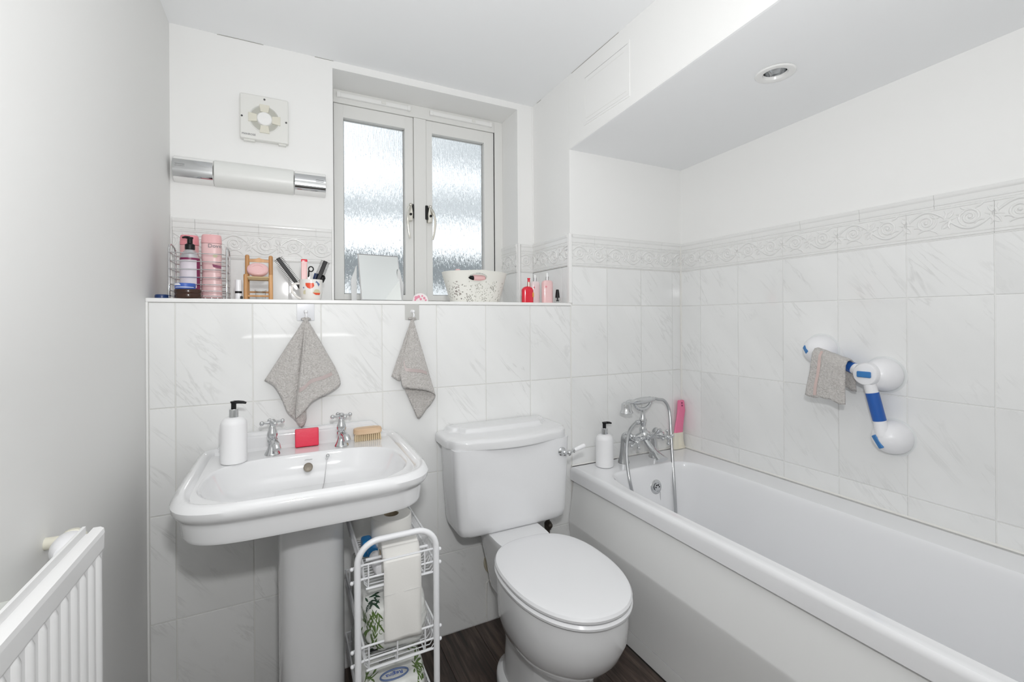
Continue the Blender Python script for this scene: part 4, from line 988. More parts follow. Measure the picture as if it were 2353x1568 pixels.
for zz in (0.404, 0.425): 
    q = drape(tr_, (0.133, -0.52, zz), (0, 1, 0)); b.tube(arc((0.133, q.y, zz), 0.006, 0, 2 * PI * 0.8, 12), 0.0006, 6)
b.build('recycling_mark', GREENL, tp)
tp, tr_ = pack(0.094, 0.262, -0.470, -0.125, 0.128, 0.262, 'white film-wrapped toilet paper pack with a blue oval logo in the lowest basket', 5.0)
L_ = [((rnd.uniform(0.225, 0.255), rnd.uniform(-0.46, -0.20), 0.40), (rnd.uniform(-.6, .6), rnd.uniform(-1, 1), 0), rnd.uniform(.014, .03), rnd.uniform(.0015, .003)) for k in range(60)]
L_ += [((rnd.uniform(0.10, 0.122), rnd.uniform(-0.46, -0.40), 0.40), (rnd.uniform(-1, 1), rnd.uniform(-1, 1), 0), rnd.uniform(.014, .03), rnd.uniform(.0015, .003)) for k in range(24)]
leaf_prints(tp, tr_, L_, (0, 0, -1), GREENL)
L_ = [((0.127 + 0.006 * k, -0.335 + 0.003 * k, 0.40), (0.3, 1, 0), 0.03, 0.005) for k in range(12)]
leaf_prints(tp, tr_, L_, (0, 0, -1), GREEND, 'leaf_print')
q = drape(tr_, (0.172, -0.43, 0.4), (0, 0, -1))
b = MB(); b.tube([(0.172 + 0.036 * math.cos(a_), -0.435 + 0.017 * math.sin(a_), q.z + .002) for a_ in [2 * PI * k / 28 for k in range(28)]], 0.0022, 6, True).build('logo_oval', GREYBL, tp)
text('Regina', 0.017, (0.172, -0.435, q.z + .003), (0.0, 0, PI), BLUEP, tp)
text('tips to people', 0.009, (0.166, -0.385, drape(tr_, (0.166, -0.385, 0.4), (0, 0, -1)).z + .003), (0.0, 0, PI + 0.1), TEXTG, tp)

# ------------------------------------------------------------------ cloths
def cloth(name, label, apex, poly, cat='flannel', group=None, thick=0.0035, ny=26, seed=0, bands=(), sub=6, rag=0.002):
    """ruled cloth hanging from an apex to a folded bottom edge; poly = (x, depth, z) points, bands = (i0, i1, t)"""
    t = thing(name, label, cat, apex, group)
    A = Vector(apex); P_ = smooth_path(poly, sub); cols = []
    nP = len(P_)
    for i_, e in enumerate(P_):
        col = []
        for j_ in range(ny + 1):
            k = j_ / ny; p = A.lerp(e, k)
            base = A.y + (e.y - A.y) * (k ** 0.7); p.y = base
            s_ = noise.noise(Vector((i_ * 0.22 + seed, k * 3.0, 1.7))) * 0.004 * math.sin(PI * min(1, k * 1.2 + .1))
            p.y += s_; p.x += 0.5 * s_
            if j_ == 0: p += Vector((0.030 * (i_ / nP - 0.5), -0.003 * math.sin(i_ * 1.0), 0.002 * math.sin(i_ * 0.7) - 0.014 * abs(i_ / nP - 0.5) ** 1.5))
            col.append(p)
        cols.append(col)
    b = MB().rings(cols, False); o = b.build('fabric', TOWEL, t)
    m1 = o.modifiers.new('s', 'SOLIDIFY'); m1.thickness = thick; m1.offset = 0
    for (i0, i1, k0, k1) in bands:
        bb = MB(); rr2 = []
        for i_ in range(int(i0 * (nP - 1)), int(i1 * (nP - 1)) + 1):
            f_ = (i_ - i0 * (nP - 1)) / max(1, (i1 - i0) * (nP - 1)); kk = k0 + (k1 - k0) * f_; row = []
            for dk in (-0.022, 0, 0.022):
                x_ = min(max((kk + dk) * ny, 0), ny - 0.001); j_ = int(x_); fr = x_ - j_
                row.append(cols[i_][j_].lerp(cols[i_][j_ + 1], fr) + Vector((0, -thick * 0.5 - 0.0012, 0)))
            rr2.append(row)
        bb.rings(rr2, False).build('satin_band', STRIPE, t)
    return t
D = -0.010
def zc5(x, y):   # helper: metres on the wall plane for the cloth outlines, measured offline
    return (-0.1650 + x * 0.000272, 1.2665 - y * 0.0002835)
def W5(x, y, d):
    # zoomed-outline coordinates (2186 px over 0.595 m) to wall coordinates, corrected for depth
    px = 580 + x / 4.752; py = 680 + y / 4.752
    X = (px - 1176.5) / 1041.994; Z = (733.94 - py) / 1041.994
    cr_, sr_ = math.cos(roll), math.sin(roll)
    R = r3 * X + u3 * Z + fw; k = (d + 1.6487) / R.y
    return (-0.0787 + R.x * k, d, 1.1929 + R.z * k)
poly = [W5(130, 930, -.008), W5(235, 985, -.022), W5(325, 1130, -.030), W5(380, 1270, -.030), W5(460, 1350, -.022), W5(540, 1440, -.022), W5(585, 1330, -.012), W5(520, 1240, -.012), W5(478, 1180, -.020), W5(474, 1330, -.038), W5(500, 1320, -.044), W5(575, 1250, -.046), W5(650, 1160, -.040), W5(745, 1105, -.038), W5(860, 1050, -.034), W5(960, 960, -.016), W5(900, 780, -.006)]
cloth('flannel', 'grey flannel hanging from the left hook above the basin taps', W5(585, 238, -.022), poly, group='flannels on the wall hooks', bands=((9.2 / 16, 14.8 / 16, 0.72, 0.80),), seed=1.3)
poly = [W5(1520, 880, -.006), W5(1560, 905, -.016), W5(1610, 925, -.024), W5(1615, 860, -.034), W5(1640, 990, -.040), W5(1700, 1010, -.044), W5(1800, 1020, -.046), W5(1900, 1035, -.042), W5(1995, 1085, -.030), W5(1960, 1170, -.016), W5(1900, 1240, -.012), W5(1815, 1345, -.012), W5(1760, 1240, -.010), W5(1670, 1040, -.008)]
cloth('flannel', 'narrow grey flannel hanging from the right hook above the toilet', W5(1745, 235, -.022), poly, group='flannels on the wall hooks', bands=((3.3 / 13, 7.6 / 13, 0.75, 0.74),), seed=4.1)
# adhesive hooks
def hook(x, z, label, m, sx):
    t = thing('adhesive_hook', label, 'hook', (x, 0, z))
    MB().box(x - sx, x + sx, -0.0025, 0.0, z - 0.028, z + 0.028, 0.0012).build('backing_plate', m, t)
    MB().lathe([(0.007, 0), (0.005, -0.004), (0.003, -0.012)], (x, -0.002, z + 0.002), 14, 'y').tube(smooth_path([(x, -0.012, z + .002), (x, -0.020, z - .003), (x + .001, -0.024, z - .012), (x, -0.020, z - .020), (x, -0.014, z - .024)], 5), 0.0030, 10).ball((x, -0.022, z + 0.002), 0.0055).build('hook_peg', WHITEP, t)
hook(-0.0205, 1.2205, 'translucent pale square adhesive hook on the tiles above the basin', mat('clear_film', (0.70, 0.71, 0.74), 0.15), 0.0265)
hook(0.334, 1.2215, 'grey square adhesive hook on the tiles below the window', mat('grey_film', (0.55, 0.55, 0.53), 0.4), 0.0260)
# flannel draped over the grab rail
t = thing('flannel', 'grey flannel draped over the upper blue grip of the suction grab rail', 'flannel', (1.60, -0.75, 1.06))
cols = []
for i_ in range(25):
    u = i_ / 24; yy = -0.695 - 0.105 * u; zc_ = 1.061 - 0.33 * (0.105 * u) * 1.0; col = []
    for j_ in range(31):
        v = j_ / 30
        if v < 0.62:
            k = (0.62 - v) / 0.62; x_ = 1.598 - 0.026 - 0.012 * k; z_ = zc_ - 0.140 * k * (1 - 0.15 * u) - 0.004 * math.sin(u * 9) * k
        elif v < 0.76:
            a_ = PI - (v - 0.62) / 0.14 * PI; x_ = 1.600 + 0.028 * math.cos(a_); z_ = zc_ + 0.024 * math.sin(a_)
        else:
            k = (v - 0.76) / 0.24; x_ = 1.628 + 0.008 * k; z_ = zc_ - 0.085 * k
        wv_ = noise.noise(Vector((u * 5, v * 3, 2))) * 0.006
        yy2 = yy + (0.010 * (1 - u) - 0.006 * u) * max(0, (0.62 - v)) * 1.2
        col.append((x_ - abs(wv_), yy2 + (-0.02 * max(0, 0.5 - v) * (1 - u)) * -1, z_ + wv_))
    cols.append(col)
o = MB().rings(cols, False).build('fabric', TOWEL, t); m1 = o.modifiers.new('s', 'SOLIDIFY'); m1.thickness = 0.004; m1.offset = 0
MB().rings([[Vector(c[j_]) + Vector((-0.0035, 0, 0.001)) for j_ in range(1, 22)] for c in cols[5:8]], False).build('satin_band', mat('pale_pink_band', (0.60, 0.47, 0.44), 0.5), t)

# ------------------------------------------------------------------ suction grab rail
t = thing('grab_rail', 'white and blue articulated suction grab rail on the tiles above the bath', 'grab rail', (W, -0.8, 0.95))
hubs = [Vector((1.640, -0.664, 1.071)), Vector((1.618, -0.840, 1.006)), Vector((1.637, -0.876, 0.812))]
cups = [Vector((W - .001, -0.665, 1.073)), Vector((W - .001, -0.860, 1.003)), Vector((W - .001, -0.884, 0.803))]
for i_, (h, c) in enumerate(zip(hubs, cups)):
    d = (h - c).normalized()
    cu = MB().lathe_dir([(0.050, 0), (0.054, 0.003), (0.054, 0.008), (0.053, 0.018), (0.050, 0.032), (0.044, 0.046), (0.034, 0.058), (0.020, 0.066), (0.008, 0.069), (0.001, 0.0695)], c, (-1, (h - c).y * 4, (h - c).z * 4), 36).build('suction_cup', WHITEP, t)
    MB().lathe_dir([(0.060, -0.0005), (0.062, 0.0015), (0.058, 0.003)], c, (-1, 0, 0), 36).build('cup_skirt', mat('clear_skirt', (0.78, 0.80, 0.80), 0.15), cu)
for a, c in ((0, 1), (1, 2)):
    p, q = hubs[a], hubs[c]; d = q - p
    MB().tube([p, p + d * .12, p + d * .22, p + d * .78, p + d * .90, q], [0.018, 0.018, 0.0175, 0.0175, 0.020, 0.022], 24).build('bar', WHITEP, t)
    s_, e_ = p + d * 0.30, p + d * 0.77
    MB().tube([s_, s_ + d * .01, e_ - d * .01, e_], [0.0165, 0.0185, 0.0185, 0.0165], 24).build('blue_grip', BLUEG, t, label='blue grip')
MB().lathe_dir([(0.034, -0.018), (0.037, -0.010), (0.037, 0.010), (0.033, 0.016), (0.001, 0.019)], hubs[1], (-1, 0, 0), 32).build('joint', WHITEP, t)
def lever(c, n, u, L, wd):
    n = Vector(n).normalized(); u = Vector(u); u = (u - n * u.dot(n)).normalized(); v = n.cross(u)
    b = MB(); b.T = Matrix.Translation(c) @ Matrix((u, v, n)).transposed().to_4x4()
    b.box(-L / 2, L / 2, -wd / 2, wd / 2, -0.004, 0.004, 0.0035, 3); b.build('release_lever', BLUEL, t, label='blue release lever')
lever(hubs[1] + Vector((-0.020, 0, 0)), (-1, 0, 0), (0, -1, 0.0), 0.040, 0.020)
lever(cups[0] + Vector((-0.060, 0.024, 0.002)), (-0.85, 0.50, 0.0), (-0.2, -0.7, -0.75), 0.030, 0.017)
lever(cups[2] + Vector((-0.0625, 0.018, -0.012)), (-0.88, 0.36, -0.22), (0.0, -0.45, -0.8), 0.044, 0.018)

# ------------------------------------------------------------------ bath brush
t = thing('cleaning_brush', 'pink handled cleaning brush with cream bristles standing in the bath corner', 'brush', (1.63, -0.03, 0.555))
rs = []
for z, x_, wd in ((0.632, 1.638, 0.029), (0.66, 1.642, 0.027), (0.70, 1.650, 0.024), (0.735, 1.657, 0.0245), (0.765, 1.657, 0.021), (0.785, 1.656, 0.0185), (0.790, 1.656, 0.015)):
    rs.append(sup(x_, -0.022, wd, 0.007, 4, z, 24))
MB().rings(rs, True, True, True).build('handle', BRPINK, t)
b = MB().lathe([(0.004, 0), (0.004, -0.001)], (1.655, -0.0295, 0.777), 10, 'y').lathe([(0.004, 0), (0.004, -0.001)], (1.656, -0.0295, 0.764), 10, 'y').build('hanging_hole', MAROON, t)
rs = []
for z, x_, wd in ((0.5545, 1.640, 0.040), (0.575, 1.637, 0.034), (0.60, 1.636, 0.030), (0.634, 1.638, 0.028)):
    rs.append(sup(x_, -0.022, wd, 0.011, 4, z, 60))
for r_ in rs[:3]:
    for i_ in range(len(r_)):
        if i_ % 2: r_[i_] = (r_[i_][0], r_[i_][1] * 1 + 0.0012, r_[i_][2])
MB().rings(rs, True, True, True).build('bristles', BRWHITE, t, kind='stuff')

# ================================================================== things on the ledge
LZ = 1.262
# wire caddy
t = thing('wire_caddy', 'chrome wire bathroom caddy holding bottles at the left end of the ledge', 'rack', (-0.325, 0.12, LZ))
cx0, cx1, cy0, cy1 = -0.398, -0.250, 0.055, 0.175
b = MB()
for z in (1.272, 1.288, 1.308, 1.330, 1.355, 1.380, 1.405):
    b.tube([(cx0 + .006, cy0, z), (cx1 - .012, cy0 + .0, z), (cx1 - .002, cy0 + .012, z), (cx1, cy1 - .01, z), (cx1 - .01, cy1, z), (cx0 + .01, cy1, z), (cx0, cy1 - .01, z), (cx0, cy0 + .006, z)], 0.0016, 8, True)
b.build('wire_rails', CHROME, t)
for xx in (cx0 - .001, cx1 + .001):
    b = MB(); b.tube([(xx, cy0 + .008, LZ), (xx, cy0 + .008, 1.415), (xx, cy0 + .016, 1.428), (xx, (cy0 + cy1) / 2 - .02, 1.434), (xx, cy1 - .03, 1.428), (xx, cy1 - .018, 1.41), (xx, cy1 - .018, LZ)], 0.0026, 10); b.build('end_frame', CHROME, t)
b = MB()
for k in range(9): b.tube([(cx0 + .01 + k * 0.0165, cy0, LZ + 0.004), (cx0 + .01 + k * 0.0165, cy1, LZ + 0.004)], 0.0012, 6)
b.build('base_wires', CHROME, t)
# shampoo bottles
def flat_bottle(name, label, x, y, z, a, d, h, m, capm, capz, cat='bottle', taper=0.9, group=None, n=2.6):
    t = thing(name, label, cat, (x, y, z), group)
    ks = [(0.0, .93), (.01, 1), (.25, 1.0), (.5, taper), (.75, .97), (.97, .98), (1, .94)]
    hb = capz * h
    MB().rings([sup(x, y, a * k, d * k, n, z + hb * f_, 40) for f_, k in ks], True, True, True).build('bottle', m, t)
    MB().rings([sup(x, y, a * k, d * k, n, z + h * f_, 40) for f_, k in ((capz + .004, .97), (capz + .01, 1.0), (.96, .97), (.99, .93), (1, .86))], True, True, True).build('cap', capm, t)
    return t
b0 = LZ + 0.0055
flat_bottle('shampoo_bottle', 'tall pink shampoo bottle at the back left of the wire caddy', -0.360, 0.150, b0, 0.026, 0.017, 0.206, PINKB, PINKD, 0.84)
t = flat_bottle('shampoo_bottle', 'tall pale pink body wash bottle with maroon print in the caddy', -0.2945, 0.112, b0, 0.0285, 0.018, 0.206, PINKL, PINKB, 0.86)
text('Dove', 0.017, (-0.284, 0.0925, 1.436), (PI / 2, 0, 0), TEXTG, t)
MB().prism([(-0.291, 1.377), (-0.2665, 1.373), (-0.2665, 1.363), (-0.288, 1.368)], 0.0925, 0.0935).build('maroon_panel', MAROON, t)
MB().prism([(-0.283, 1.334), (-0.268, 1.337), (-0.268, 1.330), (-0.276, 1.331)], 0.0925, 0.0935).build('rose_print', MAROON, t)
MB().lathe([(0.001, 0), (0.0065, 0), (0.006, 0.001)], (-0.283, 0.0925, 1.405), 12, 'y').build('flower_print', CREAMB, t)
# pump bottle, silver shoulder
t = thing('lotion_bottle', 'pump bottle with silver shoulder, pale label and black pump in the caddy', 'bottle', (-0.350, 0.092, b0))
bx, by = -0.350, 0.092
MB().lathe([(0.0001, 0), (0.0245, 0), (0.0265, .003), (0.0265, .118), (0.0262, .125)], (bx, by, b0), 36, cap=False).build('bottle', MAROON, t)
MB().lathe([(0.0262, .125), (0.0235, .135), (0.017, .146), (0.011, .153), (0.0095, .156), (0.0001, .156)], (bx, by, b0), 36, cap=False).build('silver_shoulder', SILVERP, t)
b = MB(); cylpatch(b, bx, by, 0.0269, [(-75, b0 + .030), (48, b0 + .030), (48, b0 + .118), (-75, b0 + .118)], 14); b.build('pale_label', LABEL, t)
b = MB(); cylpatch(b, bx, by, 0.0271, [(-80, b0 + .119), (70, b0 + .119), (70, b0 + .124), (-80, b0 + .124)], 14); b.build('red_line', MAROON, t)
b = MB().lathe([(0.0125, .152), (0.0135, .155), (0.0135, .168), (0.011, .170), (0.0075, .172), (0.0072, .186), (0.009, .188), (0.009, .192), (0.003, .193)], (bx, by, b0), 20)
b.tube([(bx, by, b0 + .190), (bx - .012, by - .002, b0 + .1915), (bx - .020, by - .003, b0 + .189)], [0.005, .004, .0025], 10).build('pump_head', BLACK, t)
text('lotion', 0.006, (bx - .004, by - 0.0275, b0 + .095), (PI / 2, 0, 0), TEXTG, t) if False else None
# brown jar and blue/white tub in front
t = thing('brown_jar', 'low dark brown glass jar at the front of the wire caddy', 'jar', (-0.345, 0.024, LZ))
MB().lathe([(0.0001, 0), (0.032, 0), (0.034, .003), (0.034, .012), (0.033, .014), (0.0335, .016), (0.0345, .018), (0.0345, .026), (0.033, .028), (0.0001, .028)], (-0.345, 0.026, LZ + 0.0), 40, cap=False).build('jar', BROWN, t)
t = thing('ointment_tin', 'small blue and white round tin resting on the brown jar', 'tin', (-0.350, 0.024, LZ + 0.028))
MB().lathe([(0.0001, 0.0003), (0.025, 0.0003), (0.026, .002), (0.026, .010)], (-0.352, 0.026, LZ + .028), 36, cap=False).build('tin', BLUEP, t)
MB().lathe([(0.0265, .009), (0.0265, .0165), (0.025, .018), (0.0001, .018)], (-0.352, 0.026, LZ + .028), 36, cap=False).build('lid', BLUEP, t)
b = MB(); cylpatch(b, -0.352, 0.026, 0.0268, [(-85, LZ + .039), (-15, LZ + .039), (-25, LZ + .045), (-85, LZ + .045)], 8); cylpatch(b, -0.352, 0.026, 0.0268, [(-55, LZ + .0325), (60, LZ + .0325), (60, LZ + .0345), (-55, LZ + .0345)], 10); b.build('white_print', WHITEINK, t)
# blue cap at far left
o = MB().lathe([(0.0001, 0), (0.017, 0), (0.0175, .002), (0.0175, .010), (0.016, .0125), (0.010, .0135), (0.0001, .0135)], (-0.4165, 0.06, LZ), 28, cap=False).build('blue_pot', NAVY, origin=(-0.4165, 0.06, LZ)); tag(o, 'small dark blue round pot at the far left end of the ledge', 'pot')
# lip balm tube
t = thing('lip_balm', 'white upright tube with a black band left of the little chair', 'tube', (-0.2185, 0.09, LZ))
MB().lathe([(0.0001, 0), (0.0092, 0), (0.0098, .001), (0.0098, .022)], (-0.2185, 0.09, LZ), 22, cap=False).lathe([(0.0098, .029), (0.0098, .064), (0.009, .0665), (0.0001, .067)], (-0.2185, 0.09, LZ), 22, cap=False).build('tube', WHITEP, t)
MB().lathe([(0.0100, .022), (0.0101, .0225), (0.0101, .0285), (0.0100, .029)], (-0.2185, 0.09, LZ), 22, cap=False).build('black_band', BLACK, t)
o = MB().box(-0.2115, -0.2045, 0.060, 0.074, LZ, LZ + 0.012, 0.002).build('bottle_stopper', BLACK, origin=(-0.2045, 0.067, LZ)); tag(o, 'tiny black stopper lying beside the white tube', 'stopper')

# miniature chair with soap
cxm, cym = -0.161, 0.115
t = thing('miniature_chair', 'miniature wooden ladder-back chair with rush seat on the ledge', 'ornamental chair', (cxm, cym, LZ))
for sx in (-1, 1):
    MB().lathe([(0.0062, 0), (0.0068, 0.004), (0.0068, .150), (0.006, .156), (0.003, .158)], (cxm + sx * 0.0355, cym + 0.030, LZ), 16).build('back_post', WOOD, t)
    MB().lathe([(0.0060, 0), (0.0066, 0.004), (0.0066, .083), (0.005, .086), (0.001, .087)], (cxm + sx * 0.0365, cym - 0.028, LZ), 16).build('front_leg', WOOD, t)
def rail(y, z, pr=0.0045): MB().prism([(cxm - .036, z - pr), (cxm - .012, z - pr * .9), (cxm, z - pr), (cxm + .012, z - pr * .9), (cxm + .036, z - pr), (cxm + .036, z + pr * .5), (cxm + .01, z + pr * 1.0), (cxm, z + pr * 1.7), (cxm - .01, z + pr * 1.0), (cxm - .036, z + pr * .5)], y - .0025, y + .0025, 0.001).build('back_rail', WOOD, t)
rail(cym + .030, LZ + .139, .006)
for (y, z) in ((cym - .028, LZ + .014), (cym + .03, LZ + .03)): MB().tube([(cxm - .036, y, z), (cxm + .036, y, z)], 0.0034, 10).build('stretcher', WOOD, t)
for sx in (-1, 1): MB().tube([(cxm + sx * .036, cym - .028, LZ + .026), (cxm + sx * .036, cym + .03, LZ + .026)], 0.003, 10).build('stretcher', WOOD, t)
b = MB()
for k in range(11):
    f_ = k / 10
    b.tube([(cxm - .034 + .034 * f_, cym - .030 + .031 * f_, LZ + .0765 + .001 * f_), (cxm + .034 - .034 * f_, cym - .030 + .031 * f_, LZ + .0765 + .001 * f_)], 0.0030, 8)
    b.tube([(cxm - .034 + .034 * f_, cym + .030 - .03 * f_, LZ + .0765), (cxm + .034 - .034 * f_, cym + .030 - .03 * f_, LZ + .0765)], 0.0030, 8)
    b.tube([(cxm - .035 + .033 * f_, cym - .028 + .028 * f_, LZ + .0755), (cxm - .035 + .033 * f_, cym + .030 - .03 * f_, LZ + .0755)], 0.0030, 8)
    b.tube([(cxm + .035 - .033 * f_, cym - .028 + .028 * f_, LZ + .0755), (cxm + .035 - .033 * f_, cym + .030 - .03 * f_, LZ + .0755)], 0.0030, 8)
b.box(cxm - .031, cxm + .031, cym - .026, cym + .026, LZ + .0685, LZ + .0765, 0.003)
b.build('rush_seat', RUSH, t, kind='stuff')
bm = MB(); T = Matrix.Translation((cxm - .003, cym + .004, LZ + .1045)) @ Matrix.Rotation(math.radians(78), 4, 'X'); bm.T = T
bm.rings([sup(0, 0, 0.0325 * k, 0.0235 * k, 2.2, z, 36) for k, z in ((0.5, -0.0125), (0.8, -0.0115), (.95, -0.008), (1, -0.002), (1, 0.002), (.95, 0.008), (0.8, 0.0115), (0.55, 0.0122), (0.5, 0.0110))], True, True, True)
o = bm.build('soap_bar', PINKS, origin=(cxm, cym, LZ + .08)); tag(o, 'oval pale pink soap bar propped upright on the miniature chair', 'soap')
o = MB().lathe([(0.0001, 0), (0.0135, 0), (0.0175, .036), (0.0165, .036), (0.0128, .003), (0.0001, .003)], (cxm + .005, cym - .0, LZ), 28, cap=False).build('votive_glass', GLASSC, origin=(cxm + .005, cym, LZ)); tag(o, 'small clear glass holder standing under the miniature chair', 'glass')

# mug with brushes
mx_, my_ = 0.0015, 0.115
t = thing('mug', 'white patterned mug holding brushes and scissors on the ledge', 'mug', (mx_, my_, LZ))
R_ = 0.0385
MB().lathe([(0.0001, 0), (0.027, 0), (0.0295, .002), (0.034, .012), (0.0375, .030), (R_, .050), (R_, .074), (0.0378, .0755), (0.0362, .074), (0.0362, .05), (0.035, .03), (0.030, .012), (0.0001, .008)], (mx_, my_, LZ), 48, cap=False).build('body', MUG, t)
hp = smooth_path([(mx_ - .0365, my_ - .004, LZ + .062), (mx_ - .056, my_ - .005, LZ + .058), (mx_ - .062, my_ - .006, LZ + .042), (mx_ - .056, my_ - .005, LZ + .026), (mx_ - .044, my_ - .004, LZ + .014), (mx_ - .032, my_ - .003, LZ + .008)], 5)
MB().tube(hp, 0.0040, 12).build('handle', MUG, t)
def mp(name, m, poly, r=R_ + .0003):
    b = MB(); cylpatch(b, mx_, my_, r, poly, 10); b.build(name, m, t)
mp('orange_cup_print', ORANGE, [(-30 + 21 - 21, LZ + .062), (10, LZ + .062), (13, LZ + .052), (5, LZ + .045), (-8, LZ + .042), (-20, LZ + .045), (-29, LZ + .053)])
mp('blue_print', GREYBL, [(18, LZ + .064), (24, LZ + .070), (44, LZ + .059), (36, LZ + .050), (26, LZ + .063)])
mp('cream_print', CREAMB, [(8, LZ + .030), (18, LZ + .040), (36, LZ + .040), (48, LZ + .030), (47, LZ + .028), (8, LZ + .028)], R_ + .0004)
mp('orange_base_print', ORANGE, [(4, LZ + .0285), (47, LZ + .0285), (42, LZ + .021), (20, LZ + .021)], R_ + .0004)
mp('dark_dot_print', GREYBL, [(-44, LZ + .046), (-40, LZ + .049), (-36, LZ + .046), (-40, LZ + .042)])
mp('cream_corner_print', CREAMB, [(-42, LZ + .034), (-30, LZ + .038), (-30, LZ + .022), (-42, LZ + .024)], R_ + .0002)
def hbrush(name, label, p, q, r, rows, m, cat='hairbrush'):
    p, q = Vector(p), Vector(q); d = (q - p); L = d.length; dn = d.normalized(); t = thing(name, label, cat, p, 'brushes and tools in the mug')
    n = Vector((0, -1, 0)); s_ = dn.cross(n).normalized()
    MB().tube([p, p + d * .30], [0.0045, 0.0055], 10).build('handle', BLACK, t)
    rs = []
    for k in range(7):
        c = p + d * (0.30 + 0.70 * k / 6); w_ = r * (0.75 if k in (0,) else 1.0)
        rs.append([c + s_ * w_ * u + n * 0.0045 * v for u, v in ((-1, -.6), (-.7, -1), (.7, -1), (1, -.6), (1, .6), (.7, 1), (-.7, 1), (-1, .6))])
    MB().rings(rs, True, True, True).build('head', m, t)
    b = MB()
    for k in range(rows):
        c = p + d * (0.36 + 0.62 * k / (rows - 1))
        for sg in (-1, 1):
            for v in (-0.5, 0.5): b.tube([c + s_ * r * sg * .8 + n * .004 * v, c + s_ * (r + 0.0085) * sg + n * 0.006 * v], 0.0006, 5)
        b.tube([c + n * .004, c + n * .011], 0.0005, 5)
    b.build('bristles', BLACK, t, kind='stuff')
hbrush('vent_brush', 'black vent hairbrush leaning left out of the mug', (-0.012, my_ + .004, LZ + .015), (-0.103, my_ - .004, 1.409), 0.0062, 20, BLACK)
hbrush('round_brush', 'black hairbrush leaning right out of the mug', (0.004, my_ - .006, LZ + .02), (0.050, my_ - .004, 1.406), 0.0068, 18, BLACK)
t = thing('hair_comb', 'red and white striped comb case standing upright in the mug', 'comb', (-0.017, my_ - .012, LZ + .01), 'brushes and tools in the mug')
MB().box(-0.0305, -0.0105, my_ - .016, my_ - .008, LZ + .012, 1.402, 0.002).build('case', mat('pale_case', (0.75, 0.62, 0.58), 0.3), t)
MB().box(-0.0310, -0.0100, my_ - .0165, my_ - .0075, 1.397, 1.409, 0.003).build('red_end', REDB, t)
b = MB()
for k in range(4): b.box(-0.0285 + k * .0047, -0.0270 + k * .0047, my_ - .0166, my_ - .0155, LZ + .03, 1.396)
b.build('red_stripe', mat('red_stripe', (0.65, 0.08, 0.12), 0.3), t, smooth=False)
t = thing('scissors', 'small scissors with a black finger loop standing in the mug', 'scissors', (0.002, my_ + .008, LZ + .01), 'brushes and tools in the mug')
ctr = (0.002, my_ + .008, 1.377)
MB().tube([(ctr[0] + 0.0078 * math.cos(a), ctr[1], ctr[2] + 0.0088 * math.sin(a)) for a in [2 * PI * k / 22 for k in range(22)]], 0.0020, 8, True).tube([(ctr[0] - .007, ctr[1], ctr[2] - .006), (ctr[0] - .008, ctr[1], ctr[2] - .03)], 0.0025, 8).build('finger_loop', BLACK, t)
MB().prism([(ctr[0] - .010, 1.35), (ctr[0] - .004, 1.35), (ctr[0] - .007, LZ + .012)], ctr[1] - .001, ctr[1] + .001).build('blade', BRUSHED, t)
t = thing('toothbrush_holder', 'short dark blue brush between the scissors and hairbrush in the mug', 'brush', (0.012, my_ + .012, LZ + .01), 'brushes and tools in the mug')
MB().tube([(0.008, my_ + .01, LZ + .02), (0.016, my_ + .008, 1.345), (0.020, my_ + .006, 1.362)], [0.006, 0.008, 0.007], 14).build('handle', NAVY, t)
MB().tube([(0.034, my_ + .006, 1.333), (0.041, my_ + .004, 1.349), (0.044, my_ + .004, 1.356)], [0.010, 0.010, 0.004], 14).tube([(0.024, my_ + .004, LZ + .02), (0.034, my_ + .006, 1.336)], 0.006, 10).build('blue_black_head', BLACK, t)

# vanity mirror
t = thing('vanity_mirror', 'square tilting vanity mirror with silver frame and scalloped stand on the ledge', 'mirror', (0.245, 0.13, LZ))
T = Matrix.Translation((0.247, 0.105, LZ + .006)) @ Matrix.Rotation(math.radians(7), 4, 'Z') @ Matrix.Rotation(math.radians(-15), 4, 'X')
w2, hh = 0.0765, 0.181
b = MB(); b.T = T
b.tube([(-w2, 0, 0), (w2, 0, 0), (w2, 0, hh), (-w2, 0, hh)], 0.0028, 8, True); b.build('frame', BRUSHED, t)
b = MB(); b.T = T; b.box(-w2, w2, -0.0012, 0.0020, 0, hh); b.build('mirror_glass', MIRROR, t, smooth=False)
STD = mat('grey_stand', (0.62, 0.63, 0.63), 0.35)
for nm, px in (('left', ((0.141, 0), (0.160, 0), (0.160, .105), (0.160, .138), (0.156, .132), (0.150, .112), (0.144, .098), (0.141, .090), (0.139, .080))), ('right', ((0.310, 0), (0.333, 0), (0.336, .070), (0.330, .085), (0.326, .105), (0.322, .125), (0.316, .135), (0.312, .12)))):
    MB().prism([(x, LZ + z) for x, z in px], 0.135, 0.141, 0.001).build('scalloped_support', STD, t)
MB().box(0.139, 0.336, 0.125, 0.146, LZ, LZ + 0.006, 0.001).build('base', STD, t)
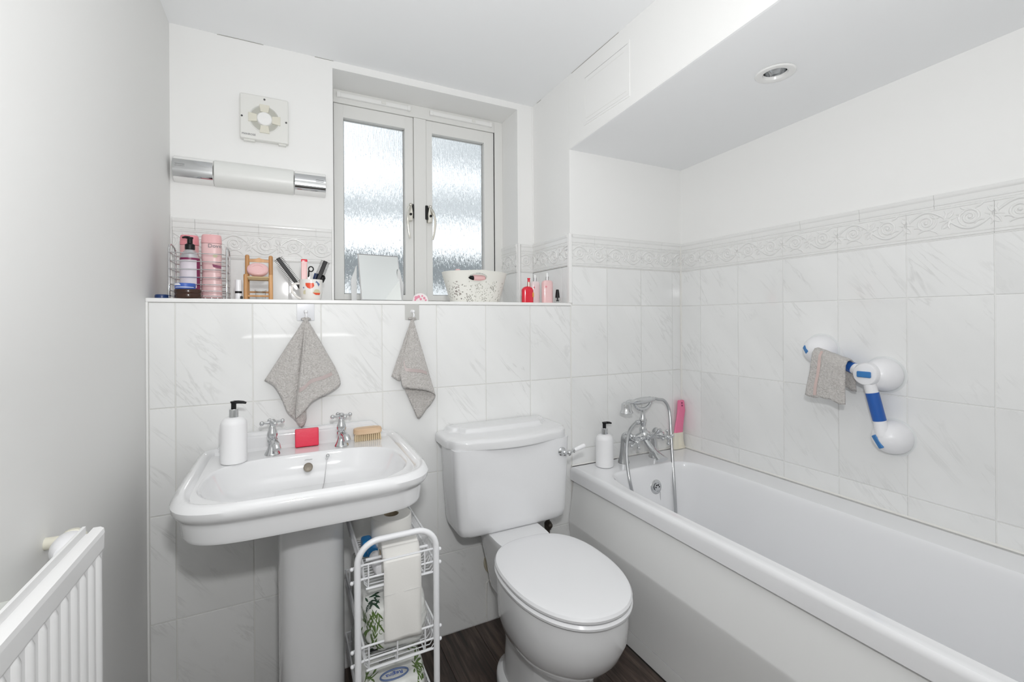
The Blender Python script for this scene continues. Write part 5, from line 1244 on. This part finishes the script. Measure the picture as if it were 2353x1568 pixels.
# trinket disc
t = thing('soap_tin', 'small round pink floral disc lying on its edge at the window ledge centre', 'tin', (0.392, 0.10, LZ))
MB().lathe([(0.0001, 0.006), (0.030, 0.006), (0.032, 0.003), (0.032, -0.003), (0.030, -0.006), (0.0001, -0.006)], (0.392, 0.10, LZ + .0045), 40, 'y', False).build('disc', mat('pale_pink_tin', (0.84, 0.78, 0.78), 0.3), t)
b = MB()
for (u, v, r_) in ((-.018, .013, .007), (-.008, .017, .006), (.006, .020, .004), (.014, .012, .005), (-.022, .004, .004), (.0, .008, .005), (.020, .004, .004)):
    b.lathe([(0.0001, -0.0068), (r_ * .5, -0.0068), (r_ * .8, -0.0066), (r_, -0.0061)], (0.392 + u, 0.10, LZ + .004 + v), 10, 'y', False)
b.build('pink_petals', mat('petal_pink', (0.75, 0.28, 0.38), 0.4), t)

# lace basket
t = thing('lace_basket', 'cream plastic basket with lace pattern and oval handle hole on the ledge', 'basket', (0.648, 0.165, LZ))
bxc, byc = 0.648, 0.165
def basr(f_):  # f 0..1 height
    z = LZ + 0.128 * f_; a = 0.104 + 0.037 * f_; d = 0.060 + 0.022 * f_; return a, d, z
bm = bmesh.new(); NU, NV = 260, 64; grid = []
holes = [(rnd.uniform(0, 2 * PI), rnd.uniform(0.02, 0.90), rnd.uniform(0.0013, 0.0024)) for _ in range(520)]
hl = []
for k in range(14):
    c0 = k * 2 * PI / 14; g0 = 0.12 if k % 2 else 0.45
    for q in range(26): hl.append((c0 + rnd.gauss(0, 0.10), g0 + rnd.gauss(0, 0.10), rnd.uniform(0.0013, 0.0022)))
holes = [h_ for h_ in holes[:330] if h_[1] < 0.72] + hl
for j_ in range(NV + 1):
    f_ = j_ / NV; a, d, z = basr(f_); row = []
    for i_ in range(NU):
        th = 2 * PI * i_ / NU; r = (abs(math.cos(th) / a) ** 2.4 + abs(math.sin(th) / d) ** 2.4) ** (-1 / 2.4)
        zz = z + (0.006 * f_ * f_ * (1 - abs(math.cos(th))) if True else 0)
        row.append(bm.verts.new((bxc + r * math.cos(th), byc + r * math.sin(th), zz)))
    grid.append(row)
def isHole(th, f_):
    a__, d__, z__ = basr(f_)
    # oval handle hole at the front
    x_ = (abs(math.cos(th) / a__) ** 2.4 + abs(math.sin(th) / d__) ** 2.4) ** (-1 / 2.4) * math.cos(th) + 0.018 ; z_ = (f_ - 0.80) * 0.128
    if (abs(x_) / 0.042) ** 2 + (z_ / 0.0150) ** 2 < 1: return 2
    if f_ > 0.93 or ((abs(x_) / 0.048) ** 2 + (z_ / 0.0215) ** 2 < 1): return 0
    for a_, g, r in holes:
        dx = (abs(th - a_ % (2 * PI))) * 0.10; dz = (f_ - g) * 0.128
        if dx * dx + dz * dz < r * r: return 1
    return 0
for j_ in range(NV):
    for i_ in range(NU):
        th = 2 * PI * (i_ + .5) / NU; f_ = (j_ + .5) / NV
        if PI < th < 2 * PI and isHole(th, f_): continue
        bm.faces.new([grid[j_][i_], grid[j_][(i_ + 1) % NU], grid[j_ + 1][(i_ + 1) % NU], grid[j_ + 1][i_]])
mb = MB(); mb.merge(bm); o = mb.build('lace_wall', BASK, t); m1 = o.modifiers.new('s', 'SOLIDIFY'); m1.thickness = 0.0022; m1.offset = 1
MB().rings([[(bxc + p[0] * 1, byc + p[1], p[2]) for p in sup(0, 0, basr(f_)[0], basr(f_)[1], 2.4, basr(f_)[2], 60)] for f_ in (0, 0.012)], True, True, True).build('base', BASK, t)
a, d, z = basr(1.0)
b = MB(); b.tube([(bxc + (abs(math.cos(th) / a) ** 2.4 + abs(math.sin(th) / d) ** 2.4) ** (-1 / 2.4) * math.cos(th), byc + (abs(math.cos(th) / a) ** 2.4 + abs(math.sin(th) / d) ** 2.4) ** (-1 / 2.4) * math.sin(th), z + 0.006 * (1 - abs(math.cos(th)))) for th in [2 * PI * k / 72 for k in range(72)]], 0.0028, 8, True).build('rim', BASK, t)
b = MB(); b.T = Matrix.Translation((bxc - .018, byc - 0.0805, LZ + .1035)); b.tube([(0.042 * math.cos(a_), 0.006 * abs(math.cos(a_)), 0.0150 * math.sin(a_)) for a_ in [2 * PI * k / 30 for k in range(30)]], 0.0018, 8, True).build('handle_rim', BASK, t)
# basket contents
t = thing('nail_varnish', 'small bottle with a glossy black cap showing through the basket handle hole', 'bottle', (0.620, 0.115, 1.36), 'toiletries inside the lace basket')
MB().lathe([(0.004, 0), (0.0045, 0.008), (0.009, 0.010), (0.0105, 0.012), (0.0105, 0.024), (0.009, 0.026)], (0.592, 0.106, 1.364), 18, 'x').build('cap', BLACK, t)
MB().lathe([(0.012, 0), (0.015, 0.004), (0.015, 0.05), (0.010, 0.055)], (0.616, 0.110, 1.364), 20, 'x').build('bottle', PINKS, t)
MB().ball((0.5915, 0.106, 1.364), 0.0045).build('silver_tip', CHROME, t)
t = thing('cosmetic_bottle', 'pink topped bottle poking above the back of the lace basket', 'bottle', (0.585, 0.185, LZ + .01), 'toiletries inside the lace basket')
MB().lathe([(0.0001, 0), (0.0155, 0), (0.0155, .095), (0.012, .104)], (0.578, 0.185, LZ + .004), 22).build('bottle', PEARL, t)
MB().lathe([(0.0105, .1), (0.0112, .104), (0.0112, .138), (0.0095, .142), (0.001, .143)], (0.578, 0.185, LZ + .004), 22).build('cap', PINKL, t)

# bottles at the right end
t = thing('red_pump_bottle', 'glossy red bottle with a copper neck beside the lace basket', 'bottle', (0.858, 0.08, LZ))
MB().rings([sup(0.858, 0.08, 0.0262 * k, 0.017 * k, 2.8, LZ + z, 36) for z, k in ((0, .95), (.002, 1), (.056, 1), (.061, .96), (.067, .80), (.071, .50), (.073, .3))], True, True, True).build('bottle', REDB, t)
MB().lathe([(0.0058, .069), (0.0062, .072), (0.0062, .0905), (0.0058, .092)], (0.865, 0.08, LZ), 18).build('copper_neck', COPPER, t)
MB().lathe([(0.0055, .091), (0.0058, .093), (0.0058, .104), (0.0068, .106), (0.0068, .109), (0.001, .1095)], (0.865, 0.08, LZ), 18).build('cap', REDB, t)
MB().box(0.8745, 0.8815, 0.0638, 0.0660, LZ + .026, LZ + .046, 0.0005).build('gold_label', GOLD, t)
def clearb(x, y, a, h, label, m, hn):
    t = thing('scent_bottle', label, 'bottle', (x, y, LZ), 'pink bottles at the right end of the ledge')
    MB().rings([sup(x, y, a * k, a * .62 * k, 3, LZ + z, 36) for z, k in ((0, .95), (.002, 1), (h - .012, 1), (h - .004, .92), (h, .70), (h + .002, .3))], True, True, True).build('bottle', m, t)
    MB().lathe([(0.0068, h + .001), (0.0070, h + .003), (0.0070, h + .016), (0.0066, h + .017)], (x, y, LZ), 18).build('metal_collar', BRUSHED, t)
    MB().lathe([(0.0052, h + .016), (0.0055, h + .018), (0.0050, h + hn), (0.001, h + hn + .001)], (x, y, LZ), 18).build('cap', mat('frosted_cap', (0.86, 0.88, 0.88), 0.2), t)
    MB().lathe([(0.0001, -0.0006), (0.004, -0.0006), (0.0045, 0)], (x - a * .55, y - a * .60, LZ + h * .72), 12, 'y', False).build('pink_motif', PINKD, t)
clearb(0.916, 0.115, 0.0215, 0.098, 'pearly white bottle between the red bottle and taller pink bottle', PEARL, 0.030)
clearb(0.952, 0.070, 0.0255, 0.100, 'taller clear pink bottle left of the nail polish', CLEARP, 0.034)
t = thing('nail_polish', 'clear nail polish bottle with a black cap at the right end of the ledge', 'nail polish', (0.992, 0.05, LZ))
MB().lathe([(0.0001, 0), (0.011, 0), (0.012, .002), (0.012, .016), (0.009, .022), (0.006, .024)], (0.992, 0.05, LZ), 24, cap=False).build('bottle', GLASSC, t)
MB().lathe([(0.0095, .024), (0.0098, .026), (0.0082, .045), (0.0062, .060), (0.001, .061)], (0.992, 0.05, LZ), 20).lathe([(0.0022, .008), (0.0022, .024)], (0.992, 0.05, LZ), 10).ball((0.992, 0.05, LZ + .011), 0.004).build('cap', BLACK, t)

for o in bpy.data.objects:
    if '_o' in o: del o['_o']
